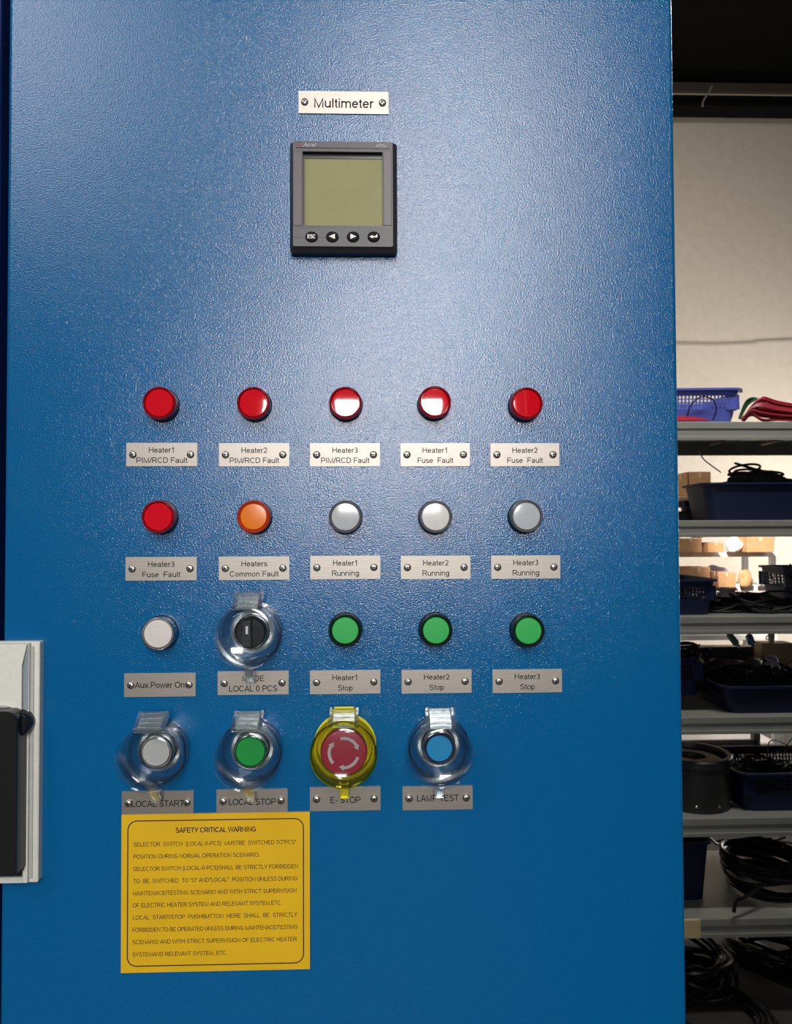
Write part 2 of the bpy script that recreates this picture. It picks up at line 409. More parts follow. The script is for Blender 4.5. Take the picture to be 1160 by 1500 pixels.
# ------------------------------------------------------------------ pilot lights and buttons
def pilot(px, py, label, lens_m, bezel_m, name='pilot_light', group=None, h=0.0125, dome=0.0002, rl=12.2, cat='indicator lamp', ring_m=None):
    t = on_panel(name, px, py, label, cat, h, group)
    bm = bmesh.new()   # rubber collar against the door
    lathe(bm, [(0, 0), (0.0152, 0), (0.0152, 0.0010), (0.0146, 0.0016), (0.0, 0.0016)]); make('collar', bm, BLACKP, t, smooth=True)
    bm = bmesh.new()   # stepped bezel, hollow in front
    lathe(bm, [(0.0, 0.0017), (0.0144, 0.0017), (0.0146, 0.003), (0.0142, 0.0045), (0.0142, 0.0068), (0.0147, 0.0076), (0.0147, h-0.0018), (0.0143, h-0.0004), (0.0137, h),
               (0.0131, h-0.0006), (rl*mm+0.0002, h-0.0022), (rl*mm+0.0002, h-0.0035), (0, h-0.0035)], 56)
    make('bezel', bm, bezel_m, t, smooth=True)
    bm = bmesh.new(); prof = []
    R = rl*mm; z0 = h-0.0034; zt = h-0.0008
    prof = [(0, z0), (R, z0), (R, zt-0.0006), (R-0.0005, zt)]
    for k in range(1, 9):
        r = (R-0.0005)*(1-k/8); prof.append((r, zt+dome*(1-(r/R)**2)))
    lathe(bm, prof, 56)
    make('lens' if cat == 'indicator lamp' else 'cap', bm, lens_m, t, smooth=True)
    if ring_m:
        bm = bmesh.new(); lathe(bm, [(R+0.0001, z0+0.001), (R+0.0009, z0+0.001), (R+0.0009, zt+0.0003), (R+0.0001, zt+0.0003)], 48, close=True)
        make('ring', bm, ring_m, t, smooth=True)
    return t

R1 = [(232.6, 590, 'Heater1 PIM/RCD Fault'), (370.7, 590, 'Heater2 PIM/RCD Fault'), (506, 589.8, 'Heater3 PIM/RCD Fault'), (637, 588.8, 'Heater1 Fuse Fault'), (772, 590.7, 'Heater2 Fuse Fault')]
for x, y, s in R1:
    pilot(x, y, 'red pilot light above the %s nameplate' % s, RED, REDB)
pilot(231, 757, 'red pilot light above the Heater3 Fuse Fault nameplate', RED, REDB)
pilot(371, 757, 'orange pilot light with a red ring above the Heaters Common Fault nameplate', ORANGE, ORANGEB, dome=0.0003, rl=11.6)
pilot(505.7, 757, 'pale grey pilot light above the Heater1 Running nameplate', GREYL, GREYBZ, dome=0.0004)
pilot(638.3, 757, 'white pilot light above the Heater2 Running nameplate', WHITEL, GREYBZ, dome=0.0004)
pilot(771.7, 756.3, 'pale grey pilot light above the Heater3 Running nameplate', GREYL, GREYBZ, dome=0.0004)
pilot(230.8, 928.7, 'white pilot light in a silver ring above the Aux.Power On nameplate', WARMW, CHROME, dome=0.0003)
for x, y, n in ((505.5, 924, 1), (639, 923.8, 2), (774.5, 924.5, 3)):
    pilot(x, y, 'green push button in a black ring above the Heater%d Stop nameplate' % n, GREEN, BLACKP, name='push_button', cat='push button', dome=0.0001, rl=11.7)

def ring_teeth(t, r0=0.0145, r1=0.0182, m=None):
    bm = bmesh.new()
    lathe(bm, [(0.0153, 0.0002), (r1+0.0015, 0.0002), (r1+0.0015, 0.0012), (0.0153, 0.0012)], 48, close=True)
    for k in range(64):
        a = 2*PI*k/64; mt = Matrix.Rotation(a, 4, 'Z')
        box(bm, r0+0.001, r1, -0.00028, 0.00028, 0.0011, 0.0026, mt)
    make('mounting_ring', bm, m or CLEARD, t)

def cover(t, mc, mh, top=0.035, r=0.0272, mbase=None, tabm=None, rim=None):
    bm = bmesh.new()   # base cup, open in front
    lathe(bm, [(0.0205, 0.0003), (r, 0.0003), (r, 0.0022), (r-0.0012, 0.0026), (r-0.0014, 0.012), (r+0.0002, 0.0128), (r+0.0002, 0.0142),
               (r-0.0026, 0.0142), (r-0.0029, 0.0022), (0.0205, 0.0018)], 72, close=True)
    make('guard_base', bm, mbase or mc, t, smooth=True)
    bm = bmesh.new()   # hinged lid
    prof = [(r+0.0008, 0.0146), (r+0.0008, 0.0166), (r-0.0010, 0.0172), (r-0.0002, top-0.003), (r+0.0012, top-0.0022), (r+0.0012, top-0.0008), (r+0.0004, top),
            (r-0.006, top), (r-0.0075, top+0.0008), (r-0.0090, top), (0.0, top), (0.0, top-0.0012), (r-0.0025, top-0.0012), (r-0.0024, 0.0166), (r-0.0024, 0.0146)]
    lathe(bm, prof, 72, close=False)
    lid = make('lid', bm, mc, t, smooth=True)
    if rim:
        bm = bmesh.new(); lathe(bm, [(r+0.0010, 0.0148), (r+0.0012, 0.0165), (r-0.0007, 0.0174), (r, top-0.0032), (r+0.0015, top-0.0024), (r+0.0015, top-0.0006), (r+0.0006, top+0.0003), (r-0.0012, top+0.0003), (r-0.0012, top+0.0001), (r+0.0006, top+0.0001), (r+0.0013, top-0.0007), (r+0.0013, top-0.0023), (r-0.0002, top-0.0032), (r-0.0009, 0.0174)], 72, close=True)
        make('lid_rim', bm, rim, lid, smooth=True)
    # hinge, a slanted ladder of bars between two cheeks
    bm = bmesh.new()
    A = Vector((0, 0.0365, 0.019)); B = Vector((0, 0.0255, top+0.0006))
    d = (B-A); ln = d.length; d.normalize(); nrm = Vector((1, 0, 0)).cross(d); nrm.normalize()
    if nrm.z < 0: nrm = -nrm
    mt = Matrix(((1, d.x, nrm.x, A.x), (0, d.y, nrm.y, A.y), (0, d.z, nrm.z, A.z), (0, 0, 0, 1)))
    box(bm, -0.0128, -0.0095, 0, ln, -0.004, 0.0012, mt); box(bm, 0.0095, 0.0128, 0, ln, -0.004, 0.0012, mt)
    for k in range(4):
        f = ln*(0.02+0.25*k); box(bm, -0.0095, 0.0095, f, f+ln*0.13, -0.0028, 0.0008, mt)
    box(bm, -0.0095, 0.0095, 0, ln, -0.0042, -0.0034, mt)
    hg = make('hinge', bm, mh, lid, bevel=0.0003)
    bm = bmesh.new()   # hinge bracket down to the base
    box(bm, -0.0105, 0.0105, 0.0262, 0.0290, 0.004, 0.024); box(bm, -0.0105, 0.0105, 0.0280, 0.0360, 0.0185, 0.0205)
    make('hinge_bracket', bm, mbase or mc, t)
    bm = bmesh.new()   # latch tab
    A = Vector((0, -0.0268, 0.026)); B = Vector((0, -0.0425, 0.0105)); d = (B-A); ln = d.length; d.normalize(); nrm = Vector((1, 0, 0)).cross(d)
    mt = Matrix(((1, d.x, nrm.x, A.x), (0, d.y, nrm.y, A.y), (0, d.z, nrm.z, A.z), (0, 0, 0, 1)))
    box(bm, -0.0040, -0.0028, 0, ln, -0.0022, 0.0022, mt); box(bm, 0.0028, 0.0040, 0, ln, -0.0022, 0.0022, mt)
    box(bm, -0.0028, 0.0028, 0, ln, -0.0008, 0.0006, mt); box(bm, -0.0040, 0.0040, ln-0.0018, ln, -0.0025, 0.0025, mt)
    make('latch_tab', bm, tabm or mh, lid, bevel=0.0003)

def guarded(px, py, label, cap_m, rl, ring_m=None, name='push_button'):
    t = pilot(px, py, label, cap_m, CHROME, name=name, cat='push button', h=0.0145, dome=0.0001, rl=rl, ring_m=ring_m)
    ring_teeth(t); cover(t, CLEAR, CLEARD)
    return t
guarded(227.6, 1102.8, 'white push button under a clear hinged guard above the LOCAL START nameplate', WARMW, 11.6)
guarded(366.2, 1101.5, 'green push button under a clear hinged guard above the LOCAL STOP nameplate', GREEN, 12.4)
guarded(643.8, 1097, 'light blue push button under a clear hinged guard above the LAMP TEST nameplate', BCAP, 11.4, ring_m=NAVYR)

# selector switch
t = on_panel('selector_switch', 367, 927, 'black rotary selector switch under a clear round guard above the MODE nameplate', 'switch', 0.0125)
bm = bmesh.new(); lathe(bm, [(0, 0), (0.0152, 0), (0.0152, 0.0012), (0, 0.0012)]); make('collar', bm, BLACKP, t, smooth=True)
bm = bmesh.new(); lathe(bm, [(0, 0.0013), (0.0144, 0.0013), (0.0147, 0.003), (0.0147, 0.0105), (0.0140, 0.0125), (0.0131, 0.0120), (0.0130, 0.0080), (0, 0.0080)], 56); make('bezel', bm, CHROME, t, smooth=True)
bm = bmesh.new(); lathe(bm, [(0, 0.0081), (0.0127, 0.0081), (0.0127, 0.0118), (0.0120, 0.0124), (0, 0.0124)], 48); make('knob_base', bm, BLACKP, t, smooth=True)
bm = bmesh.new()
pts = [(-0.0062, -0.0112), (0.0016, -0.0122), (0.0016, 0.0122), (-0.0062, 0.0112), (-0.0074, 0.0)]
add_loops(bm, [[(x, y, 0.0125) for x, y in pts], [(x*0.93-0.0001, y*0.97, 0.0190) for x, y in pts]])
hd = make('knob_handle', bm, mat('satin_black', (0.016, 0.017, 0.017), 0.4), t, bevel=0.0005)
bm = bmesh.new(); box(bm, -0.0031, -0.0010, -0.0002, 0.0066, 0.01895, 0.0194); tag(make('pointer_mark', bm, WHITEP, hd), 'white pointer mark')
ring_teeth(t); cover(t, CLEAR, CLEARD)

# emergency stop
t = on_panel('emergency_stop_button', 503.5, 1102.8, 'red mushroom emergency stop in a yellow guard above the E-STOP nameplate', 'push button', 0.026)
bm = bmesh.new(); lathe(bm, [(0, 0.0002), (0.0278, 0.0002), (0.0278, 0.0014), (0, 0.0014)], 64); make('backing_disc', bm, YELLOW, t, smooth=True)
bm = bmesh.new(); lathe(bm, [(0, 0.0015), (0.0140, 0.0015), (0.0140, 0.014), (0, 0.014)], 40); make('stem', bm, BLACKP, t, smooth=True)
bm = bmesh.new(); loops = []
N = 120
for (rr, z, j) in ((0.0120, 0.0140, 0), (0.0190, 0.0165, 0.5), (0.0203, 0.0195, 1), (0.0203, 0.0240, 1), (0.0192, 0.0256, 0.2), (0.0150, 0.0262, 0), (0.008, 0.0265, 0), (0.003, 0.0266, 0)):
    loops.append([((rr-(0.0005*j if k % 2 else 0))*math.cos(2*PI*k/N), (rr-(0.0005*j if k % 2 else 0))*math.sin(2*PI*k/N), z) for k in range(N)])
add_loops(bm, loops); head = make('mushroom_head', bm, MUSH, t, smooth=True)
for a0, a1 in ((103, 15), (-17, -105), (223, 137)):
    bm = bmesh.new(); ri, ro = 0.0112, 0.0138; n = 14; rm = (ri+ro)/2
    ah = a1 + 14*(1 if a0 > a1 else -1)
    q = []
    for k in range(n+1):
        a = math.radians(a0+(ah-a0)*k/n); q.append(((ri*math.cos(a), ri*math.sin(a)), (ro*math.cos(a), ro*math.sin(a))))
    def zz(x, y):
        r = math.hypot(x, y); return 0.02625 + max(0, (0.0150-r))*0.00004/0.007 + 0.0003
    va = [[bm.verts.new((p[0], p[1], zz(*p)-dz)) for p in pr_] for pr_ in q for dz in (0,)]
    for k in range(n): bm.faces.new((va[k][0], va[k][1], va[k+1][1], va[k+1][0]))
    a = math.radians(ah); ae = math.radians(a1-(4 if a0 > a1 else -4))
    tri = [((rm-0.0027)*math.cos(a), (rm-0.0027)*math.sin(a)), ((rm+0.0027)*math.cos(a), (rm+0.0027)*math.sin(a)), (rm*math.cos(ae), rm*math.sin(ae))]
    bm.faces.new([bm.verts.new((x, y, zz(x, y))) for x, y in tri])
    bmesh.ops.solidify(bm, geom=bm.faces[:], thickness=0.0002)
    make('arrow', bm, WHITEP, head)
cover(t, CLEAR, CLEARD, top=0.033, mbase=YELLOWT, tabm=YELLOW, rim=CLEARY)
bm = bmesh.new(); box(bm, -0.0085, 0.0085, 0.0270, 0.0372, 0.0160, 0.0178, Matrix.Rotation(0.0, 4, 'X')); make('hinge_leaf', bm, YELLOW, t)

# ------------------------------------------------------------------ nameplates
def screw(t, x, y, z, ang):
    bm = bmesh.new()
    lathe(bm, [(0, z), (0.0033, z), (0.0034, z+0.0004), (0.0030, z+0.0013), (0.0022, z+0.0018), (0.0012, z+0.0020), (0, z+0.00205)], 24)
    s = make('screw', bm, SCREW, t, smooth=True); s.location = (x, y, 0)
    bm = bmesh.new()
    for a in (ang, ang+PI/2):
        box(bm, -0.0021, 0.0021, -0.00038, 0.00038, z+0.0016, z+0.00213, Matrix.Rotation(a, 4, 'Z'))
    c = make('cross_slot', bm, INK, s)
def plate(px, py, lines, label, wpx=102, hpx=34, sx=41.5, rot=0.0):
    t = on_panel('nameplate', px, py, label, 'nameplate')
    t.rotation_euler = (PI/2, 0, 0)
    w, h = wpx*PXM, hpx*PXM
    bm = bmesh.new(); prism(bm, rrect(w, h, 0.0002, 1), 0.0001, 0.0011); make('plate', bm, STEEL, t)
    bm = bmesh.new()
    for s, cx, cy, tw, th in lines:
        text_into(bm, s, cx*PXM, cy*PXM, tw*PXM, th*PXM, 0.00118)
    make('lettering', bm, INK, t)
    for s in (-1, 1): screw(t, s*sx*PXM, 0, 0.0011, random.uniform(0, PI))
plate(503.4, 151.2, [('Multimeter', 0, -1, 87, 14)], 'wide steel nameplate reading Multimeter above the panel meter', 133, 33.5, 57.5)
def two(a, wa, b, wb): return [(a, 0, 6.6, wa, 8.0), (b, 0, -8.2, wb, 8.0)]
PL = [
 (237.5, 666, two('Heater1', 37, 'PIM/RCD Fault', 73), 'Heater1 PIM/RCD Fault'),
 (372.7, 666.3, two('Heater2', 37, 'PIM/RCD Fault', 71), 'Heater2 PIM/RCD Fault'),
 (505.5, 666.3, two('Heater3', 37, 'PIM/RCD Fault', 70), 'Heater3 PIM/RCD Fault'),
 (637.3, 666.3, two('Heater1', 37, 'Fuse  Fault', 52), 'Heater1 Fuse Fault'),
 (768.5, 666.3, two('Heater2', 37, 'Fuse  Fault', 52), 'Heater2 Fuse Fault'),
 (236.5, 833, two('Heater3', 38, 'Fuse  Fault', 54), 'Heater3 Fuse Fault'),
 (372.6, 832.2, two('Heaters', 37, 'Common Fault', 70), 'Heaters Common Fault'),
 (506, 831.2, two('Heater1', 36, 'Running', 39), 'Heater1 Running'),
 (638, 831, two('Heater2', 37, 'Running', 39), 'Heater2 Running'),
 (769.8, 830.5, two('Heater3', 37, 'Running', 39), 'Heater3 Running'),
 (234.8, 1002.8, [('Aux.Power On', 0, 0, 70, 8.6)], 'Aux.Power On'),
 (371.2, 1000, [('MODE', 0, 6.5, 31, 8.2), ('LOCAL 0 PCS', 0, -8, 69, 8.6)], 'MODE LOCAL 0 PCS'),
 (505.8, 998.7, two('Heater1', 37, 'Stop', 21), 'Heater1 Stop'),
 (639.3, 997.8, two('Heater2', 37, 'Stop', 21), 'Heater2 Stop'),
 (772, 997.2, two('Heater3', 37, 'Stop', 21), 'Heater3 Stop'),
 (231.6, 1175.5, [('LOCAL START', 0, -1, 74, 9)], 'LOCAL START'),
 (369.5, 1172.8, [('LOCAL STOP', 0, -1, 67, 9)], 'LOCAL STOP'),
 (505.8, 1169.6, [('E- STOP', 0, -1.5, 43, 9)], 'E-STOP'),
 (640.8, 1168.4, [('LAMP TEST', 0, 0, 60, 9)], 'LAMP TEST'),
]
for x, y, ln, s in PL:
    plate(x, y, ln, 'small brushed steel nameplate reading %s' % s)

# ------------------------------------------------------------------ yellow warning sticker
c4 = [at(178.5, 1192.5, 0), at(454, 1188.5, 0), at(454, 1418.3, 0), at(178, 1424, 0)]
cx = sum(p.x for p in c4)/4; cz = sum(p.z for p in c4)/4
LW = ((c4[1].x-c4[0].x)+(c4[2].x-c4[3].x))/2; LH = ((c4[0].z-c4[3].z)+(c4[1].z-c4[2].z))/2
t = thing('warning_sticker', (cx, 0, cz), 'square yellow sticker headed SAFETY CRITICAL WARNING under the LOCAL START nameplate', 'sticker', rot=(PI/2, 0, 0))
bm = bmesh.new(); prism(bm, rrect(LW, LH, 0.0003, 1), 0.0001, 0.0014); make('sheet', bm, YLABEL, t)
bm = bmesh.new()
bo = rrect(LW*0.938, LH*0.925, 0.0085, 8); bi = rrect(LW*0.938-0.0020, LH*0.925-0.0020, 0.0075, 8)
va = [bm.verts.new((x, y, 0.00146)) for x, y in bo]; vb = [bm.verts.new((x, y, 0.00146)) for x, y in bi]
for i in range(len(va)):
    j = (i+1) % len(va); bm.faces.new((va[i], va[j], vb[j], vb[i]))
make('border_line', bm, BROWN_INK, t)
LN = [('SELECTOR  SWITCH  (LOCAL-0-PCS)  MUSTBE  SWITCHED TO"PCS"', 138, 1028, .190),
      ('POSITION DURING NORMAL OPERATION SCENARIO.', 138, 827, .267),
      ('SELECTOR SWITCH (LOCAL-0-PCS)SHALL BE STRICTLY FORBIDDEN', 136, 1037, .345),
      ('TO  BE  SWITCHED  TO "O" AND"LOCAL"  POSITION UNLESS DURING', 138, 1035, .422),
      ('MAINTENACE/TESTING SCENARIO AND WITH STRICT SUPERVISION', 136, 1030, .499),
      ('OF ELECTRIC HEATER SYSTEM AND RELEVANT SYSTEM.ETC.', 136, 950, .575),
      ('LOCAL  START/STOP  PUSHBUTTON  HERE  SHALL  BE  STRICTLY', 136, 1033, .652),
      ('FORBIDDEN TO BE OPERATED UNLESS DURING MAINTENACE/TESTING', 135, 1035, .730),
      ('SCENARIO AND WITH STRICT SUPERVISION OF ELECTRIC HEATER', 135, 1030, .807),
      ('SYSTEMAND RELEVANT SYSTEM, ETC.', 135, 650, .885)]
bm = bmesh.new()
for s, a, b_, v in LN:
    u0_, u1_ = (a-72)/1031, (b_-72)/1031
    text_into(bm, s, ((u0_+u1_)/2-0.5)*LW, (0.5-v)*LH, (u1_-u0_)*LW, 0.0037, 0.00146, bold=0.13)
text_into(bm, 'SAFETY CRITICAL WARNING', 0.0, (0.5-0.104)*LH, 0.425*LW, 0.0044, 0.00146, bold=0.185)
make('lettering', bm, BROWN_INK, t)

# ------------------------------------------------------------------ panel meter
H = 0.0140
mc = at(502.3, 0, -H).x
zt = at(502, 204.6, -H).z; zb = at(502, 376.0, 0).z
t = thing('panel_meter', (mc, 0, (zt+zb)/2), 'black square panel multimeter with an olive display and four keys', 'meter', rot=(PI/2, 0, 0))
mw, mh = 0.0963, zt-zb
K = 1/1655.0
def mp(x, y):   # picture position on the meter's face -> local
    p = at(x, y, -H); return (p.x-mc, p.z-(zt+zb)/2)
fx0, fy1 = mp(429, 206.5); fx1, fy0 = mp(575.7, 361.5)
bm = bmesh.new()
o_ = rrect(mw, mh, 0.003, 4); fi = rrect(fx1-fx0, fy1-fy0, 0.0015, 4, (fx0+fx1)/2, (fy0+fy1)/2)
rx0, ry1 = mp(443.3, 221.5); rx1, ry0 = mp(560.6, 330.8)
ri = rrect(rx1-rx0, ry1-ry0, 0.0004, 4, (rx0+rx1)/2, (ry0+ry1)/2)
add_loops(bm, [[(x, y, 0.0002) for x, y in o_], [(x, y, H-0.0052) for x, y in o_], [(x, y, H-0.0010) for x, y in fi]], True, False)
make('housing', bm, GREYP2, t, smooth=True)
bm = bmesh.new()
add_loops(bm, [[(x, y, H-0.0012) for x, y in fi], [(x, y, H) for x, y in fi], [(x, y, H) for x, y in ri], [(x, y, H-0.0050) for x, y in ri]], False, False)
make('face_plate', bm, GREYP, t)
bm = bmesh.new(); box(bm, rx0-0.0004, rx1+0.0004, ry0-0.0004, ry1+0.0004, H-0.0062, H-0.0048); make('display', bm, LCD, t)
bm = bmesh.new()  # shadow band of the recess, built as black strips over the display
box(bm, rx0+0.0001, rx1-0.0001, ry1-0.0042, ry1-0.0001, H-0.0047, H-0.0042); box(bm, rx0+0.0001, rx0+0.0012, ry0, ry1-0.004, H-0.0047, H-0.0040)
make('display_shadow', bm, BLACKP, t)
# brighter side cheeks of the window, title bar, hairline
for xa, xb_ in ((429.8, 442.5), (561.5, 573.5)):
    a = mp(xa, 222); b_ = mp(xb_, 330.5); bm = bmesh.new(); prism(bm, [(a[0], b_[1]), (b_[0], b_[1]), (b_[0], a[1]), (a[0], a[1])], H-0.0003, H+0.0004, 0.0003); make('side_cheek', bm, mat('mauve_grey_plastic', (0.085, 0.070, 0.080), 0.4), t)
a = mp(433.5, 207.8); b_ = mp(570.3, 218.2)
bm = bmesh.new(); prism(bm, rrect(b_[0]-a[0], a[1]-b_[1], 0.0012, 4, (a[0]+b_[0])/2, (a[1]+b_[1])/2), H-0.0002, H+0.0004); make('title_bar', bm, BLACKP, t)
bm = bmesh.new(); prism(bm, rrect(b_[0]-a[0]-0.0009, a[1]-b_[1]-0.0009, 0.0009, 4, (a[0]+b_[0])/2, (a[1]+b_[1])/2), H+0.0003, H+0.0006); tb = make('title_strip', bm, GREYP, t)
ty = (a[1]+b_[1])/2
bm = bmesh.new(); p = mp(453, 212); text_into(bm, 'Acrel', p[0], ty, 17*K, 5.6*K, H+0.00066, 0.15, 0.25)
p = mp(557.5, 213); text_into(bm, 'APM', p[0], ty-0.0002, 14.5*K, 4.8*K, H+0.00066, 0.15, 0.25); make('lettering', bm, GREYPR, t)
bm = bmesh.new(); p = mp(439.3, 212); lathe(bm, [(0, H+0.00062), (0.0016, H+0.00062), (0.0016, H+0.00072), (0, H+0.00072)], 16, p); make('logo_mark', bm, LOGO, t)
a = mp(430, 347.2); b_ = mp(575, 348.0)
bm = bmesh.new(); box(bm, a[0], b_[0], a[1]-0.0005, a[1]-0.0001, H-0.0001, H+0.0001); make('hairline', bm, BLACKP, t)
a = mp(432, 331.5); b_ = mp(571, 331.5)
bm = bmesh.new(); box(bm, a[0], b_[0], a[1]-0.0005, a[1], H-0.0001, H+0.0001); make('hairline', bm, BLACKP, t)
for i, kx in enumerate((456.5, 486.8, 517.2, 547.4)):
    p = mp(kx, 347.3); bm = bmesh.new(); n = 32; rx, ry = 9.2*K, 7.8*K
    add_loops(bm, [[(p[0]+rx*s*math.cos(2*PI*k/n), p[1]+ry*s*math.sin(2*PI*k/n), z) for k in range(n)] for s, z in ((1, H-0.0002), (1, H+0.0009), (0.86, H+0.0015), (0.5, H+0.0017))])
    ky = make('key', bm, mat('matt_black_rubber', (0.008, 0.008, 0.009), 0.6, spec=0.15), t, smooth=True)
    z = H+0.00176; bm = bmesh.new()
    def F(pts): bm.faces.new([bm.verts.new((p[0]+x*K, p[1]+y*K, z)) for x, y in pts])
    if i == 0: text_into(bm, 'ESC', p[0], p[1], 11.5*K, 5.6*K, z, 0.19)
    if i == 1: F([(-5, 0), (4, -4), (4, 4)])
    if i == 2: F([(5, 0), (-4, 4), (-4, -4)])
    if i == 3: F([(-6.5, -0.5), (-1.5, -3.2), (-1.5, 2.2)]); F([(-1.5, -1.6), (5.5, -1.6), (5.5, 0.6), (-1.5, 0.6)]); F([(3.6, 0.6), (5.5, 0.6), (5.5, 3), (3.6, 3)])
    make('key_symbol', bm, WHITEP, ky)

# ------------------------------------------------------------------ isolator with the black lever at the left
hz = lambda y: at(20, y, -0.012).z
xr = at(57, 1100, -0.008).x
z0, z1 = at(20, 1293.5, -0.008).z, at(20, 940, -0.008).z
t = thing('isolator_handle_unit', (xr, 0, z0), 'cream moulded isolator housing with a black lever, cut by the left edge of the photo', 'switch', rot=(PI/2, 0, 0))
Hh = z1-z0
def ip(x, y, h): p = at(x, y, -h); return (p.x-xr, p.z-z0)
WL = 0.150
bm = bmesh.new(); prism(bm, rrect(WL, Hh, 0.0015, 3, -WL/2, Hh/2), 0.0002, 0.008, 0.0008); make('flange', bm, CREAM, t)
bx = ip(41.5, 1100, 0.012)[0]
gx = ip(48.5, 1100, 0.009)[0]
bm = bmesh.new(); box(bm, bx-0.0002, gx, 0.004, Hh-0.004, 0.0078, 0.0092); make('groove_strip', bm, CREAMG, t, bevel=0.0005)
bm = bmesh.new()
ya = ip(40, 950, 0.014)[1]; yb_ = ip(32, 975, 0.014)[1]; yc = ip(32, 1041, 0.014)[1]; xs_ = ip(32.5, 1000, 0.014)[0]
yt = ip(30, 1040, 0.02)[1]; yl = ip(30, 1285, 0.014)[1]; xo = ip(33, 1200, 0.012)[0]
# raised frame with an opening for the lever
pts = [(-WL+0.008, 0.002), (bx, 0.002), (bx, Hh-0.001), (-WL+0.008, Hh-0.001)]
box(bm, xo, bx, 0.0015, Hh-0.001, 0.0079, 0.0120); box(bm, -WL+0.006, xo, 0.0015, yl-0.001, 0.0079, 0.0120)
box(bm, -WL+0.006, xo, yc, Hh-0.001, 0.0079, 0.0120)
fr = make('raised_frame', bm, CREAM, t, bevel=0.0006)
bm = bmesh.new()
pts = [(-WL+0.012, yc-0.006), (xs_, yc), (xs_, yb_), (bx-0.0005, Hh-0.0012), (-WL+0.012, Hh-0.0012)]
prism(bm, pts, 0.0119, 0.0150); make('upper_cheek', bm, CREAM, t, bevel=0.0006)
bm = bmesh.new(); pts = [(xs_+0.0002, yc), (bx-0.0006, yc), (bx-0.0006, Hh-0.004), (xs_+0.0002, yb_)]
prism(bm, pts, 0.0118, 0.0124); make('side_facet', bm, mat('shaded_cream_plastic', (0.22, 0.27, 0.30), 0.5), t)  # diagonal shading beside the cheek, put into a blue-grey colour
bm = bmesh.new(); box(bm, -WL+0.008, xo-0.0002, yl-0.001, yc, 0.0079, 0.0090); make('recess', bm, BLACKP, t)
kx0 = ip(29, 1061, 0.024); 
kx0 = ip(21.5, 1062, 0.020)
lathe_prof = [(0, 0.009), (0.0122, 0.009), (0.0122, 0.0195), (0.0114, 0.0206), (0.0108, 0.0200), (0.0098, 0.0210), (0, 0.0210)]
bm = bmesh.new(); lathe(bm, lathe_prof, 48, kx0); make('pivot', bm, BLACKP, t, smooth=True)
bm = bmesh.new(); tube(bm, smooth_path([(*ip(x, y, 0.0155), 0.0155) for x, y in ((-40, 1044), (-15, 1036), (2, 1032.5), (15, 1034), (25, 1040), (31, 1048))], 5), 0.0011, 8); make('cream_rim', bm, CREAM, t, smooth=True)
xl = ip(23.8, 1200, 0.030)[0]; y1_ = ip(10, 1042, 0.030)[1]; y0_ = ip(10, 1280, 0.026)[1]
bm = bmesh.new(); prism(bm, [(xl-0.06, y0_), (xl-0.001, y0_), (xl, y0_+0.001)]+_arc(xl-0.011, y1_-0.009, 0.011, 0.009, 0, 90, 6)+[(xl-0.06, y1_)], 0.0095, 0.030, 0.0012); make('lever', bm, BLACKP, t, bevel=0.0)
bm = bmesh.new(); a = ip(24.5, 1082, 0.016); b_ = ip(31.5, 1278, 0.016); box(bm, a[0], b_[0], b_[1], a[1], 0.0091, 0.0150); make('lever_side', bm, mat('lighter_black', (0.05, 0.048, 0.045), 0.4), t, bevel=0.0004)  # side of the lever in a lighter black than the lever itself

# ------------------------------------------------------------------ storage shelf to the right
YF, YR = 1.732, 2.232
LIP = [(618, 645), (762.5, 786.5), (903, 929), (1050, 1075), (1198, 1225), (1345, 1373)]
sx0, sx1 = 0.42, 2.2
sh = thing('storage_rack', ((sx0+sx1)/2, (YF+YR)/2, 0), 'grey steel storage rack loaded with baskets and cables', 'shelf')
cxs, cys = (sx0+sx1)/2, (YF+YR)/2
TOP = []
for a, b_ in LIP:
    zt_, zb_ = at(1075, a, YF).z, at(1075, b_, YF).z; TOP.append(zt_)
    bm = bmesh.new()
    box(bm, sx0-cxs, sx1-cxs, YF+0.006-cys, YR-0.006-cys, zt_-0.012, zt_)
    box(bm, sx0-cxs, sx1-cxs, YF-cys, YF+0.014-cys, zb_, zt_+0.001); box(bm, sx0-cxs, sx1-cxs, YR-0.014-cys, YR-cys, zb_, zt_+0.001)
    # pressed ridge along the front lip
    hgt = zt_-zb_; box(bm, sx0-cxs, sx1-cxs, YF-0.004-cys, YF+0.002-cys, zb_+hgt*0.62, zt_); box(bm, sx0-cxs, sx1-cxs, YF-0.004-cys, YF+0.002-cys, zb_, zb_+hgt*0.22)
    make('shelf_board', bm, SHELFM, sh, bevel=0.0015)
px_r = at(1109, 1090, YR).x
for x, y in ((sx0, YF), (sx0, YR-0.03), (sx1-0.03, YF), (px_r-0.012, YR+0.001)):
    bm = bmesh.new(); box(bm, x-cxs, x+0.026-cxs, y-cys, y+0.03-cys, 0, 2.35 if y < 2 else TOP[3]+0.0)
    make('upright', bm, SHELFM, sh, bevel=0.002)
# cross braces low at the back
z_a, z_b = at(1050, 1082, YR+0.02).z, at(1050, 1095, YR+0.02).z
bm = bmesh.new(); box(bm, sx0-cxs, px_r-cxs, YR+0.001-cys, YR+0.012-cys, z_b, z_a); make('back_rail', bm, SHELFM, sh, bevel=0.001)

